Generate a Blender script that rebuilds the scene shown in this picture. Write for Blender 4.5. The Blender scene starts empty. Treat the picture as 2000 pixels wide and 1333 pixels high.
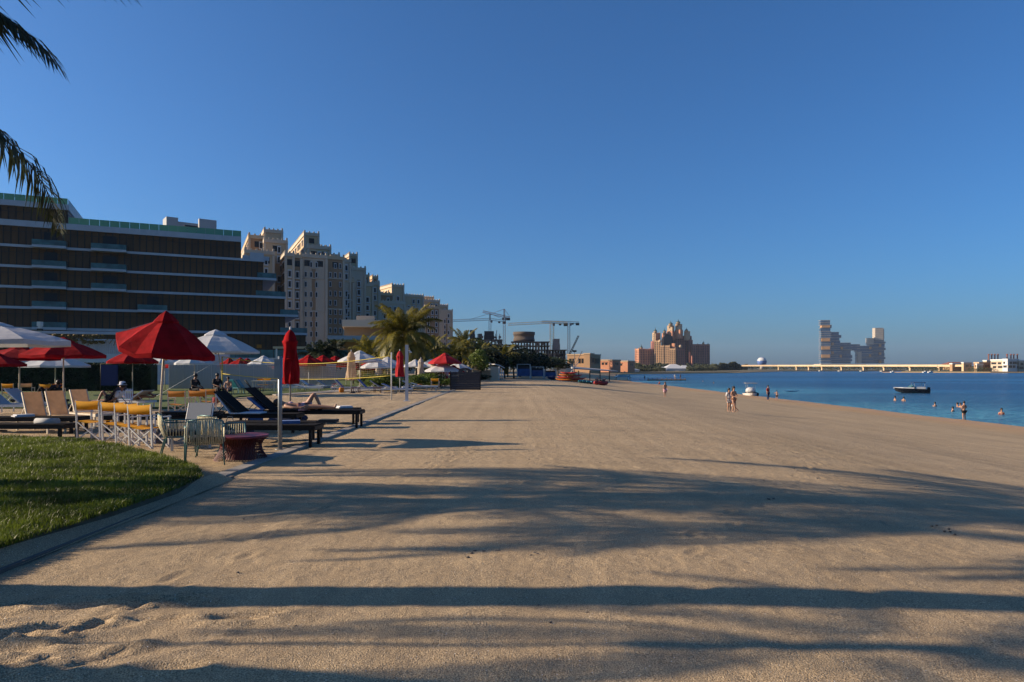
import bpy, math, random
import numpy as np
from mathutils import Vector, Matrix
random.seed(7); rng = np.random.default_rng(7)
R = math.radians
SC = bpy.context.scene
COL = SC.collection
# ------------------------------------------------------------ camera, sky, sun, exposure
F, EYE, HY = 1333.33, 1.6, 720.0
cam = bpy.data.cameras.new('camera'); camo = bpy.data.objects.new('camera', cam); COL.objects.link(camo)
cam.sensor_width = 36; cam.lens = 24.0; cam.shift_y = (HY-666.5)/2000; cam.clip_start = 0.05; cam.clip_end = 20000
camo.location = (0, 0, EYE); camo.rotation_euler = (R(90), 0, 0); SC.camera = camo
SUN_EL, SUN_AZ = 20.3, 180.0      # azimuth of the sun, degrees counter-clockwise from +X
w = bpy.data.worlds.new('World'); SC.world = w; w.use_nodes = True
nt = w.node_tree; nt.nodes.clear()
sk = nt.nodes.new('ShaderNodeTexSky'); sk.sky_type = 'NISHITA'; sk.sun_disc = False
sk.sun_elevation = R(SUN_EL); sk.sun_rotation = R(90-SUN_AZ); sk.air_density = 1.0; sk.dust_density = 1.6; sk.ozone_density = 10; sk.altitude = 0
bg = nt.nodes.new('ShaderNodeBackground'); bg.inputs['Strength'].default_value = 0.080
wo = nt.nodes.new('ShaderNodeOutputWorld'); gn = nt.nodes.new('ShaderNodeMix'); gn.data_type = 'RGBA'; gn.blend_type = 'MULTIPLY'; gn.inputs[0].default_value = 1.0; gn.inputs[7].default_value = (.86,1.03,1.04,1); nt.links.new(sk.outputs[0], gn.inputs[6]); nt.links.new(gn.outputs[2], bg.inputs[0]); nt.links.new(bg.outputs[0], wo.inputs[0])
sl = bpy.data.lights.new('sun', 'SUN'); sl.energy = 5.0; sl.angle = R(0.5); sl.color = (1.0, 0.80, 0.58)
so = bpy.data.objects.new('sun', sl); COL.objects.link(so)
sv = Vector((math.cos(R(SUN_AZ))*math.cos(R(SUN_EL)), math.sin(R(SUN_AZ))*math.cos(R(SUN_EL)), math.sin(R(SUN_EL))))
so.rotation_euler = sv.to_track_quat('Z', 'Y').to_euler(); so.location = (-30, -10, 40)
SC.render.engine = 'CYCLES'
SC.view_settings.view_transform = 'Standard'; SC.view_settings.look = 'None'
SC.view_settings.exposure = 0.8; SC.view_settings.gamma = 1.0; SC.view_settings.use_curve_mapping = False
SC.cycles.max_bounces = 6; SC.cycles.volume_bounces = 0; SC.cycles.transparent_max_bounces = 12

# ------------------------------------------------------------ helpers
def P(px, py, d): return Vector(((px-1000)/F*d, d, EYE+(HY-py)/F*d))
def XY(px, d): return ((px-1000)/F*d, d)
def GD(py, z=0.0): return (EYE-z)*F/(py-HY)
def setm(o, label=None, cat=None, group=None, kind=None):
    if label: o['label'] = label
    if cat: o['category'] = cat
    if group: o['group'] = group
    if kind: o['kind'] = kind
    return o
def thing(name, label, cat, loc=(0, 0, 0), rz=0, group=None):
    o = bpy.data.objects.new(name, None); COL.objects.link(o); o.empty_display_size = .2
    o.location = loc; o.rotation_euler = (0, 0, rz); return setm(o, label, cat, group)
def link(name, me, parent=None, loc=None, rot=None):
    o = bpy.data.objects.new(name, me); COL.objects.link(o)
    if parent: o.parent = parent
    if loc is not None: o.location = loc
    if rot is not None: o.rotation_euler = rot
    return o
def copy_tree(o, parent=None):
    c = o.copy(); COL.objects.link(c)
    if parent: c.parent = parent
    for ch in list(o.children): copy_tree(ch, c)
    return c
def clone(o, loc, rz=0, label=None, group=None, scale=None):
    c = copy_tree(o); c.location = loc; c.rotation_euler = (0, 0, rz)
    if label: c['label'] = label
    if group: c['group'] = group
    if scale: c.scale = (scale,)*3
    return c
class MB:
    def __init__(s): s.v = []; s.f = []; s.sm = []
    def add(s, vs, fs, smooth=False):
        n = len(s.v); s.v += [tuple(v) for v in vs]
        s.f += [tuple(i+n for i in f) for f in fs]; s.sm += [smooth]*len(fs); return s
    def box(s, c, size, rz=0, M=None):
        hx, hy, hz = size[0]/2, size[1]/2, size[2]/2; cr, sr = math.cos(rz), math.sin(rz); vs = []
        for dx, dy, dz in ((-1,-1,-1),(1,-1,-1),(1,1,-1),(-1,1,-1),(-1,-1,1),(1,-1,1),(1,1,1),(-1,1,1)):
            p = Vector((dx*hx, dy*hy, dz*hz))
            if M: p = M @ p
            vs.append((c[0]+p.x*cr-p.y*sr, c[1]+p.x*sr+p.y*cr, c[2]+p.z))
        return s.add(vs, ((0,3,2,1),(4,5,6,7),(0,1,5,4),(1,2,6,5),(2,3,7,6),(3,0,4,7)))
    def beam(s, a, b, w, h=None):
        a = Vector(a); b = Vector(b); h = h or w; d = (b-a).normalized()
        up = Vector((0,0,1)) if abs(d.z) < .95 else Vector((0,1,0))
        x = d.cross(up).normalized()*w/2; y = x.normalized().cross(d)*h/2
        vs = [a-x-y, a+x-y, a+x+y, a-x+y, b-x-y, b+x-y, b+x+y, b-x+y]
        return s.add(vs, ((0,3,2,1),(4,5,6,7),(0,1,5,4),(1,2,6,5),(2,3,7,6),(3,0,4,7)))
    def tube(s, pts, rs, n=8, cap=True):
        pts = [Vector(p) for p in pts]
        if not hasattr(rs, '__len__'): rs = [rs]*len(pts)
        vs = []; fs = []; px = None
        for i, p in enumerate(pts):
            d = (pts[min(i+1, len(pts)-1)]-pts[max(i-1, 0)])
            d = d.normalized() if d.length > 1e-9 else Vector((0,0,1))
            if px is None:
                up = Vector((0,0,1)) if abs(d.z) < .9 else Vector((1,0,0)); px = d.cross(up).normalized()
            else: px = (px-d*px.dot(d)).normalized()
            py = d.cross(px)
            for k in range(n):
                a = 2*math.pi*k/n; vs.append(p+(px*math.cos(a)+py*math.sin(a))*rs[i])
        for i in range(len(pts)-1):
            for k in range(n): fs.append((i*n+k, i*n+(k+1)%n, (i+1)*n+(k+1)%n, (i+1)*n+k))
        s.add(vs, fs, True)
        if cap:
            m = len(s.v)-len(vs)
            s.f.append(tuple(m+k for k in range(n-1, -1, -1))); s.sm.append(False)
            s.f.append(tuple(m+(len(pts)-1)*n+k for k in range(n))); s.sm.append(False)
        return s
    def lathe(s, prof, n=16, c=(0,0,0), fold=None, cap=True):
        vs = []; fs = []
        for r, z in prof:
            for k in range(n):
                a = 2*math.pi*k/n; rr = r*(fold(a, z) if fold else 1)
                vs.append((c[0]+rr*math.cos(a), c[1]+rr*math.sin(a), c[2]+z))
        for i in range(len(prof)-1):
            for k in range(n): fs.append((i*n+k, i*n+(k+1)%n, (i+1)*n+(k+1)%n, (i+1)*n+k))
        s.add(vs, fs, True)
        if cap:
            m = len(s.v)-len(vs)
            s.f.append(tuple(m+k for k in range(n-1, -1, -1))); s.sm.append(False)
            s.f.append(tuple(m+(len(prof)-1)*n+k for k in range(n))); s.sm.append(False)
        return s
    def ball(s, c, r, n=12, m=8):
        rr = r if hasattr(r, '__len__') else (r, r, r); vs = []; fs = []
        for i in range(m+1):
            t = math.pi*i/m
            for k in range(n):
                a = 2*math.pi*k/n; vs.append((c[0]+rr[0]*math.sin(t)*math.cos(a), c[1]+rr[1]*math.sin(t)*math.sin(a), c[2]+rr[2]*math.cos(t)))
        for i in range(m):
            for k in range(n): fs.append((i*n+k, (i+1)*n+k, (i+1)*n+(k+1)%n, i*n+(k+1)%n))
        return s.add(vs, fs, True)
    def prism(s, poly, z0, z1):
        n = len(poly); vs = [(x, y, z0) for x, y in poly]+[(x, y, z1) for x, y in poly]
        fs = [tuple(range(n-1, -1, -1)), tuple(range(n, 2*n))]+[(i, (i+1)%n, n+(i+1)%n, n+i) for i in range(n)]
        return s.add(vs, fs)
    def mesh(s, name, m):
        me = bpy.data.meshes.new(name); me.from_pydata(s.v, [], s.f)
        me.polygons.foreach_set('use_smooth', s.sm); me.materials.append(m); me.update(); return me
    def obj(s, name, m, parent=None, loc=None, rot=None): return link(name, s.mesh(name, m), parent, loc, rot)

def mat(name, col, rough=.7, var=.12, scale=8, bump=0.0, bscale=40, metal=0, spec=.4, trans=0, sheen=0, alpha=1, col2=None, stretch=None):
    m = bpy.data.materials.new(name); m.use_nodes = True; n = m.node_tree.nodes; L = m.node_tree.links
    b = n['Principled BSDF']; b.inputs['Roughness'].default_value = rough; b.inputs['Metallic'].default_value = metal
    b.inputs['Specular IOR Level'].default_value = spec
    col = tuple(x*.72 for x in col); col2 = tuple(x*.72 for x in col2) if col2 else None
    tc = n.new('ShaderNodeTexCoord'); src = tc.outputs['Object']
    if stretch:
        mp = n.new('ShaderNodeMapping'); mp.inputs['Scale'].default_value = stretch; L.new(src, mp.inputs[0]); src = mp.outputs[0]
    no = n.new('ShaderNodeTexNoise'); no.inputs['Scale'].default_value = scale; no.inputs['Detail'].default_value = 5
    L.new(src, no.inputs['Vector'])
    cr = n.new('ShaderNodeValToRGB'); c = col; c2 = col2
    lo = [max(0, x*(1-var)) for x in c]; hi = [min(1, x*(1+var)) for x in (c2 or c)]
    cr.color_ramp.elements[0].color = (*lo, 1); cr.color_ramp.elements[1].color = (*hi, 1)
    cr.color_ramp.elements[0].position = .3; cr.color_ramp.elements[1].position = .7
    L.new(no.outputs['Fac'], cr.inputs[0]); L.new(cr.outputs[0], b.inputs['Base Color'])
    if bump:
        n2 = n.new('ShaderNodeTexNoise'); n2.inputs['Scale'].default_value = bscale; n2.inputs['Detail'].default_value = 4; L.new(src, n2.inputs['Vector'])
        bp = n.new('ShaderNodeBump'); bp.inputs['Strength'].default_value = bump; bp.inputs['Distance'].default_value = .02
        L.new(n2.outputs['Fac'], bp.inputs['Height']); L.new(bp.outputs[0], b.inputs['Normal'])
    if trans:
        tr = n.new('ShaderNodeBsdfTranslucent'); L.new(cr.outputs[0], tr.inputs[0]); mx = n.new('ShaderNodeMixShader'); mx.inputs[0].default_value = trans
        L.new(b.outputs[0], mx.inputs[1]); L.new(tr.outputs[0], mx.inputs[2]); L.new(mx.outputs[0], n['Material Output'].inputs[0])
    if alpha < 1: b.inputs['Alpha'].default_value = alpha
    return m
M = {}
def mm(k, *a, **kw): M[k] = mat(k, *a, **kw)
mm('concrete', (.36,.33,.29), .85, .15, 6, .4, 60); mm('concrete_dark', (.16,.14,.12), .9, .3, .5)
mm('brown_panel', (.135,.073,.036), .6, .3, .35, spec=.15); mm('brown_panel_dark', (.10,.056,.030), .5, .3, .35, spec=.2); mm('band_white', (.55,.58,.62), .5, .06, 1)
mm('dark', (.012,.012,.014), .5, .2, 5); mm('black_fabric', (.016,.013,.011), .85, .25, 20, .2, 150, spec=.08)
mm('black_frame', (.016,.013,.012), .55, .2, 10, spec=.2); mm('glass_dark', (.012,.015,.02), .35, .2, .5, spec=.25)
mm('glass_green', (.07,.36,.27), .3, .2, .08, spec=.5, col2=(.22,.45,.20)); mm('glass_aqua', (.07,.17,.18), .3, .4, .9, spec=.35)
mm('white_paint', (.72,.72,.70), .5, .08, 4); mm('white_cloth', (.72,.72,.72), .85, .07, 5, 1.0, 3.0, trans=.2)
mm('red_cloth', (.36,.006,.010), .95, .22, 4, 1.0, 3.2, spec=.1, trans=.15, col2=(.44,.010,.014)); mm('red_bright', (.55,.008,.014), .85, .15, 3, .2, 30, trans=.2)
mm('beige_cloth', (.80,.60,.40), .9, .12, 6, .2, 60, trans=.5); mm('cream_cloth', (.6,.5,.38), .9, .12, 6, trans=.15)
mm('yellow_cloth', (1.1,.56,.02), .8, .10, 6, .2, 80, trans=.42); mm('orange_cloth', (.62,.22,.02), .8, .12, 6)
mm('cream_wood', (.78,.68,.52), .55, .08, 12); mm('pole_wood', (.5,.42,.3), .6, .2, 12, stretch=(1,1,.1)); mm('grey_metal', (.33,.36,.38), .35, .08, 10, metal=.4)
mm('green_metal', (.07,.19,.19), .35, .15, 10, metal=.2); mm('green_rope', (.70,.64,.44), .9, .25, 40, .5, 200)
mm('cushion_dark', (.03,.035,.04), .9, .2, 10); mm('red_wicker', (.13,.014,.014), .5, .25, 15); mm('red_top', (.24,.03,.04), .45, .15, 6)
mm('towel_white', (.75,.75,.78), .95, .08, 12, .3, 50); mm('towel_blue', (.12,.2,.42), .95, .15, 12); mm('navy', (.02,.035,.1), .8, .2, 5); mm('blue_sheet', (.02,.09,.28), .5, .3, 1.5)
mm('board_dark', (.022,.024,.036), .55, .3, 3, stretch=(1,1,8)); mm('cream_wall', (.70,.52,.32), .85, .1, .15); mm('tan_wall', (.45,.28,.155), .85, .15, .15)
mm('pale_wall', (.70,.57,.42), .85, .08, .15); mm('grey_wall', (.46,.47,.47), .8, .08, .3); mm('terra', (.66,.30,.17), .85, .16, .08); mm('terra_dark', (.40,.17,.13), .85, .15, .1); mm('terra_pale', (.62,.44,.27), .85, .1, .1)
mm('dome_green', (.06,.11,.1), .6, .2, .3); mm('sandstone', (.50,.31,.17), .85, .12, .1); mm('roof_red', (.28,.10,.07), .8, .2, .3)
mm('royal_blue', (.05,.11,.2), .3, .35, .06, spec=.6); mm('royal_slab', (.52,.45,.36), .7, .1, .1); mm('royal_orange', (.62,.33,.12), .7, .15, .1)
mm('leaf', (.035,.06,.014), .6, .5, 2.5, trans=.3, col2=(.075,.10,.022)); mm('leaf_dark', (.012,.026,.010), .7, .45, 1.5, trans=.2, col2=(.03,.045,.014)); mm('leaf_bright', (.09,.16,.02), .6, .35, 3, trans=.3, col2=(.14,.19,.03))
mm('palm_leaf', (.06,.09,.012), .5, .4, 1.2, trans=.4, col2=(.27,.22,.03)); mm('palm_leaf_dark', (.02,.03,.012), .55, .4, 3, trans=.25, col2=(.05,.06,.02)); mm('palm_dry', (.30,.19,.06), .8, .3, 4, trans=.3)
mm('bark', (.14,.105,.075), .9, .35, 6, .8, 25, stretch=(1,1,4)); mm('far_green', (.04,.06,.028), .9, .45, .05, col2=(.075,.08,.04))
mm('skin', (.46,.25,.16), .55, .08, 8); mm('skin_tan', (.30,.14,.08), .55, .08, 8); mm('hair', (.012,.009,.008), .5, .2, 20); mm('hair_brown', (.07,.035,.02), .6, .2, 20)
mm('cloth_black', (.012,.012,.014), .9, .2, 8); mm('cloth_pink', (.62,.27,.30), .9, .2, 14, col2=(.7,.5,.55)); mm('cloth_white', (.7,.68,.66), .9, .1, 10); mm('cloth_blue', (.03,.06,.14), .9, .2, 10); mm('cloth_red', (.35,.04,.04), .9, .2, 10); mm('cloth_green', (.02,.12,.11), .8, .1, 10)
mm('crane_red', (.5,.17,.11), .6, .2, 1); mm('crane_yellow', (.95,.5,.12), .6, .15, 1); mm('crane_grey', (.22,.20,.2), .6, .15, 1)
mm('slab', (.13,.10,.08), .9, .3, .15); mm('scaffold', (.16,.12,.09), .8, .4, .3); mm('kayak_red', (.55,.05,.02), .4, .15, 3); mm('kayak_orange', (.65,.2,.02), .4, .15, 3); mm('kayak_teal', (.03,.2,.25), .4, .15, 3); mm('kayak_blue', (.03,.12,.3), .4, .15, 3)
mm('hull_white', (.75,.74,.72), .25, .05, 2, spec=.6); mm('hull_dark', (.012,.014,.02), .2, .1, 2, spec=.6); mm('sphere_blue', (.12,.2,.45), .35, .15, .3); mm('net_yellow', (.65,.5,.08), .8, .1, 5)

# ------------------------------------------------------------ ground
def vnoise(x, y, s, seed):
    x = x/s; y = y/s; xi = np.floor(x).astype(np.int64); yi = np.floor(y).astype(np.int64); fx = x-xi; fy = y-yi
    fx = fx*fx*(3-2*fx); fy = fy*fy*(3-2*fy)
    def h(a, b):
        n = (a*374761393+b*668265263+seed*1442695041) & 0xffffffff; n = ((n ^ (n >> 13))*1274126177) & 0xffffffff
        return ((n ^ (n >> 16)) & 0xffff)/65535.0
    return (h(xi, yi)*(1-fx)+h(xi+1, yi)*fx)*(1-fy)+(h(xi, yi+1)*(1-fx)+h(xi+1, yi+1)*fx)*fy
WATER_Z = -2.2
_px = np.linspace(-120, 120, 2401); _pz = np.interp(_px, [-120, 2, 6, 13, 24, 33, 38, 60, 120], [0, 0, -.17, -.88, -1.62, -2.2, -2.75, -4, -6])
_k = np.ones(31)/31; _pz = np.convolve(np.pad(_pz, 15, mode='edge'), _k, 'valid')
def shore(y): return np.interp(y, [0, 200, 340, 600], [0, 2, 24, 60])
def zbase(x, y): return np.interp(x-shore(y), _px, _pz)
def gz(x, y): return float(zbase(np.array([x]), np.array([y]))[0])
def grid_obj(name, xs, ys, zf, m):
    X, Y = np.meshgrid(xs, ys); Z = zf(X, Y); nx, ny = len(xs), len(ys)
    co = np.stack([X, Y, Z], -1).reshape(-1, 3).astype(np.float32)
    i = np.arange((ny-1)*(nx-1)); r = i//(nx-1); c = i % (nx-1); a = r*nx+c
    q = np.stack([a, a+1, a+nx+1, a+nx], -1).reshape(-1).astype(np.int32)
    me = bpy.data.meshes.new(name); me.vertices.add(len(co)); me.vertices.foreach_set('co', co.reshape(-1))
    me.loops.add(len(q)); me.loops.foreach_set('vertex_index', q)
    me.polygons.add(len(i)); me.polygons.foreach_set('loop_start', np.arange(len(i), dtype=np.int32)*4)
    me.polygons.foreach_set('use_smooth', np.ones(len(i), dtype=bool)); me.update(calc_edges=True); me.materials.append(m)
    return link(name, me)
def mat_sand():
    m = bpy.data.materials.new('sand'); m.use_nodes = True; n = m.node_tree.nodes; L = m.node_tree.links; b = n['Principled BSDF']
    b.inputs['Specular IOR Level'].default_value = .15
    g = n.new('ShaderNodeNewGeometry'); sx = n.new('ShaderNodeSeparateXYZ'); L.new(g.outputs['Position'], sx.inputs[0])
    def noise(s, d=4, st=None):
        o = n.new('ShaderNodeTexNoise'); o.inputs['Scale'].default_value = s; o.inputs['Detail'].default_value = d
        if st:
            mp = n.new('ShaderNodeMapping'); mp.inputs['Scale'].default_value = st; L.new(g.outputs['Position'], mp.inputs[0]); L.new(mp.outputs[0], o.inputs['Vector'])
        else: L.new(g.outputs['Position'], o.inputs['Vector'])
        return o.outputs['Fac']
    def ramp(f, p0, c0, p1, c1):
        r = n.new('ShaderNodeValToRGB'); r.color_ramp.elements[0].position = p0; r.color_ramp.elements[0].color = (*c0, 1); r.color_ramp.elements[1].position = p1; r.color_ramp.elements[1].color = (*c1, 1); L.new(f, r.inputs[0]); return r.outputs[0]
    def mix(f, a, c, t='MIX'):
        x = n.new('ShaderNodeMix'); x.data_type = 'RGBA'; x.blend_type = t
        if isinstance(f, float): x.inputs[0].default_value = f
        else: L.new(f, x.inputs[0])
        L.new(a, x.inputs[6]); L.new(c, x.inputs[7]); return x.outputs[2]
    big = ramp(noise(.35, 5, (1,.6,1)), .3, (.385,.295,.185), .7, (.465,.355,.225))
    streak = ramp(noise(1.0, 6, (.12,2.2,1)), .35, (.82,.82,.84), .65, (1.08,1.06,1.03))
    c = mix(.55, big, streak, 'MULTIPLY')
    rake = ramp(noise(1.0, 5, (2.6,.05,1)), .38, (.84,.83,.82), .62, (1.10,1.10,1.09)); c = mix(.55, c, rake, 'MULTIPLY')
    grain = ramp(noise(110, 4), .36, (.42,.40,.37), .66, (1.45,1.44,1.42)); c = mix(.9, c, grain, 'MULTIPLY')
    # pale shell fragments and dark bits
    vo = n.new('ShaderNodeTexVoronoi'); vo.inputs['Scale'].default_value = 38; L.new(g.outputs['Position'], vo.inputs['Vector'])
    sh = ramp(vo.outputs['Distance'], .10, (1,1,1), .16, (0,0,0)); rnd = n.new('ShaderNodeSeparateColor'); L.new(vo.outputs['Color'], rnd.inputs[0])
    gt = n.new('ShaderNodeMath'); gt.operation = 'GREATER_THAN'; gt.inputs[1].default_value = .86; L.new(rnd.outputs[0], gt.inputs[0])
    mu = n.new('ShaderNodeMath'); mu.operation = 'MULTIPLY'; L.new(sh, mu.inputs[0]); L.new(gt.outputs[0], mu.inputs[1])
    wh = n.new('ShaderNodeRGB'); wh.outputs[0].default_value = (.75,.72,.66,1); c = mix(mu.outputs[0], c, wh.outputs[0])
    lt = n.new('ShaderNodeMath'); lt.operation = 'LESS_THAN'; lt.inputs[1].default_value = .07; L.new(rnd.outputs[0], lt.inputs[0])
    m2 = n.new('ShaderNodeMath'); m2.operation = 'MULTIPLY'; L.new(sh, m2.inputs[0]); L.new(lt.outputs[0], m2.inputs[1])
    dk = n.new('ShaderNodeRGB'); dk.outputs[0].default_value = (.12,.09,.06,1); c = mix(m2.outputs[0], c, dk.outputs[0])
    # wet sand by the water's edge: by height above the water
    wn = n.new('ShaderNodeMath'); wn.operation = 'MULTIPLY_ADD'; wn.inputs[1].default_value = .22; L.new(noise(.4, 4, (1,.25,1)), wn.inputs[0]); L.new(sx.outputs[2], wn.inputs[2])
    wr = n.new('ShaderNodeMapRange'); wr.inputs[1].default_value = -1.86; wr.inputs[2].default_value = -1.50; wr.inputs[3].default_value = 1; wr.inputs[4].default_value = 0; L.new(wn.outputs[0], wr.inputs[0])
    we = n.new('ShaderNodeRGB'); we.outputs[0].default_value = (.46,.275,.11,1); c = mix(wr.outputs[0], c, we.outputs[0]); L.new(c, b.inputs['Base Color'])
    rr = n.new('ShaderNodeMapRange'); rr.inputs[3].default_value = .92; rr.inputs[4].default_value = .45; L.new(wr.outputs[0], rr.inputs[0]); L.new(rr.outputs[0], b.inputs['Roughness'])
    b1 = n.new('ShaderNodeBump'); b1.inputs['Strength'].default_value = .9; b1.inputs['Distance'].default_value = .012; L.new(noise(115, 3), b1.inputs['Height'])
    b2 = n.new('ShaderNodeBump'); b2.inputs['Strength'].default_value = .6; b2.inputs['Distance'].default_value = .03; L.new(noise(9, 5), b2.inputs['Height']); L.new(b2.outputs[0], b1.inputs['Normal'])
    L.new(b1.outputs[0], b.inputs['Normal']); return m
M['sand'] = mat_sand()
xs = np.concatenate([np.arange(-75, -12, 1.2), np.arange(-12, -4.9, .12), np.arange(-4.9, 7.5, .035), np.arange(7.5, 16, .1), np.arange(16, 40, .35), np.arange(40, 75, 2.0)])
ys = [-6, -3, -1, 0, 1, 2]; y = 2.6
while y < 430: ys.append(y); y *= 1.0062
ys = np.array(ys)
foot = []
for k in range(30):    # scuffed footprints, lower left
    foot.append((-3.4+rng.random()*1.9, 3.5+rng.random()*1.3, rng.normal(.35, .35), .13+rng.random()*.08, .035+rng.random()*.02, .014+rng.random()*.014))
for k in range(70): foot.append((-3.6+rng.random()*9, 4+rng.random()*13, rng.normal(.4, .8), .09+rng.random()*.07, .04+rng.random()*.03, .003+rng.random()*.007))
for (sx_, sy_, dx_, dy_) in ((-2.6, 4.6, .12, .62), (1.5, 6.0, .35, .55), (-1.0, 9.0, -.05, .68), (4.0, 7.5, .2, .66), (3.0, 12, .5, .45)):    # trails of steps
    an_ = math.atan2(dy_, dx_)
    for k in range(16): sd = .11*(1 if k % 2 else -1); foot.append((sx_+dx_*k-math.sin(an_)*sd, sy_+dy_*k+math.cos(an_)*sd, an_+rng.normal(0, .1), .13, .05, .007+rng.random()*.006))
def zsand(X, Y):
    Z = zbase(X, Y)
    Z = Z+.05*(vnoise(X, Y, 5, 1)-.5)+.02*(vnoise(X, Y*1.6, 1.1, 2)-.5)
    near = np.clip((60-Y)/50, 0, 1)
    Z = Z+near*(.010*(vnoise(X, Y, .28, 3)-.5)+.007*(vnoise(X, Y, .09, 4)-.5)+.004*(vnoise(X, Y, .045, 5)-.5))
    rid = 1-np.abs(vnoise(X*.6+Y*.35, Y*1.9-X*.5, .22, 8)*2-1); wl = np.clip(1-np.hypot((X+2.7)/1.7, (Y-4.0)/1.0), 0, 1)
    Z = Z+.034*wl*(rid-.5)+.022*wl*(vnoise(X*.7+Y*.5, Y*1.6-X*.4, .13, 12)-.5)+.03*np.clip((-4.4-X)/.5, 0, 1)*np.clip((90-Y)/30, 0, 1)*(vnoise(X, Y, .35, 9)-.5)*1.6
    for fx, fy, an, la, lb, dp in foot:
        sel = (np.abs(X-fx) < .5) & (np.abs(Y-fy) < .5)
        u = (X[sel]-fx)*math.cos(an)+(Y[sel]-fy)*math.sin(an); v = -(X[sel]-fx)*math.sin(an)+(Y[sel]-fy)*math.cos(an)
        q = (u/la)**2+(v/lb)**2; Z[sel] += -dp*np.exp(-q*1.3)+dp*.7*np.exp(-(np.sqrt(q)-1.5)**2*5)
    Z = np.where(X < -4.3, np.minimum(Z, .05), Z)
    return Z
setm(grid_obj('beach_sand', xs, ys, zsand, M['sand']), kind='structure')
# land behind, as one sheet to the horizon
mm('inland', (.30,.23,.15), .95, .25, .03, col2=(.2,.19,.1))
def sheet(name, poly, z0, z1, m):
    b = MB(); n = len(poly); b.prism(poly, z0, z1); return setm(b.obj(name, m), kind='structure')
sheet('ground', [(-6000, -200), (-70, -200), (-70, 60), (-30, 125), (-4, 150), (6, 230), (15, 330), (20, 430), (-6000, 7500)], -8, -.12, M['inland'])
sheet('headland', [(20, 430), (62, 435), (110, 500), (175, 560), (235, 690), (330, 860), (600, 1020), (850, 1080), (3500, 1500), (3500, 6900), (-5800, 6900), (0, 600)], -8, -1.0, M['inland'])
sheet('headland_beach', [(22, 400), (58, 408), (116, 490), (182, 549), (245, 680), (338, 852), (604, 1010), (620, 1030), (330, 868), (230, 694), (160, 566), (60, 450), (25, 436)], -8, -1.6, M['sand'])
sheet('far_shore', [(365, 640), (420, 600), (560, 575), (2500, 560), (2500, 1400), (860, 1000), (520, 900)], -8, -1.2, M['inland'])
sheet('far_beach', [(350, 645), (415, 592), (558, 566), (2500, 548), (2500, 575), (560, 590), (430, 612), (372, 660)], -8, -1.75, M['sand'])
def mat_water():
    m = bpy.data.materials.new('water'); m.use_nodes = True; n = m.node_tree.nodes; L = m.node_tree.links; b = n['Principled BSDF']
    b.inputs['Roughness'].default_value = .26; b.inputs['IOR'].default_value = 1.33
    g = n.new('ShaderNodeNewGeometry')
    def noise(s, st, d=4):
        o = n.new('ShaderNodeTexNoise'); o.inputs['Scale'].default_value = s; o.inputs['Detail'].default_value = d
        mp = n.new('ShaderNodeMapping'); mp.inputs['Scale'].default_value = st; L.new(g.outputs['Position'], mp.inputs[0]); L.new(mp.outputs[0], o.inputs['Vector']); return o.outputs['Fac']
    sx = n.new('ShaderNodeSeparateXYZ'); L.new(g.outputs['Position'], sx.inputs[0])
    sh = n.new('ShaderNodeMapRange'); sh.inputs[1].default_value = 33; sh.inputs[2].default_value = 75; L.new(sx.outputs[0], sh.inputs[0])
    c1 = n.new('ShaderNodeMix'); c1.data_type = 'RGBA'; c1.inputs[6].default_value = (.06,.20,.26,1); c1.inputs[7].default_value = (.010,.075,.18,1); L.new(sh.outputs[0], c1.inputs[0])
    pr = n.new('ShaderNodeValToRGB'); pr.color_ramp.elements[0].position = .45; pr.color_ramp.elements[1].position = .56; pr.color_ramp.elements[0].color = (.45,.5,.6,1); pr.color_ramp.elements[1].color = (1.15,1.15,1.1,1)
    L.new(noise(.02, (.35,1.2,1)), pr.inputs[0]); c2 = n.new('ShaderNodeMix'); c2.data_type = 'RGBA'; c2.blend_type = 'MULTIPLY'; c2.inputs[0].default_value = .9
    L.new(c1.outputs[2], c2.inputs[6]); L.new(pr.outputs[0], c2.inputs[7]); L.new(c2.outputs[2], b.inputs['Base Color'])
    b1 = n.new('ShaderNodeBump'); b1.inputs['Strength'].default_value = 1; b1.inputs['Distance'].default_value = .9; L.new(noise(.7, (.8,1.3,1), 5), b1.inputs['Height'])
    b2 = n.new('ShaderNodeBump'); b2.inputs['Strength'].default_value = 1; b2.inputs['Distance'].default_value = .15; L.new(noise(4, (.7,1.2,1), 3), b2.inputs['Height']); L.new(b1.outputs[0], b2.inputs['Normal'])
    L.new(b2.outputs[0], b.inputs['Normal']); return m
b = MB(); b.add([(-40, -200, WATER_Z), (6000, -200, WATER_Z), (6000, 7500, WATER_Z), (-40, 7500, WATER_Z)], [(0,1,2,3)])
setm(b.obj('sea', mat_water()), kind='structure')

# grass mound, lawns, kerb
GRASS = [(-4.17, 3.0), (-4.2, 5.6), (-4.12, 7.0), (-4.1, 8.4), (-4.2, 9.3), (-4.7, 10.2), (-5.5, 11.1), (-6.3, 11.9), (-7.5, 13.1), (-8.9, 14.2), (-10.8, 14.8), (-14, 15), (-20, 15), (-20, 3.0)]
b = MB(); n = len(GRASS)
top = [(x-.07 if x > -19 else x, y, .13) for x, y in GRASS]; bot = [(x+.06, y, -.03) for x, y in GRASS]
b.add(top+bot, [tuple(range(n))]+[(i, n+i, n+(i+1)%n, (i+1)%n) for i in range(n)])
mm('soil', (.10,.085,.05), .95, .3, 5, .5, 30); mm('grass_blade', (.04,.085,.006), .5, .5, 1.1, trans=.4, col2=(.14,.18,.018)); mm('lawn', (.06,.10,.015), .9, .4, 6, .6, 60, col2=(.1,.14,.02))
setm(b.obj('grass_bank', M['soil']), kind='structure')
b = MB()    # pale sloping strip of compacted sand between turf and groove
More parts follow.
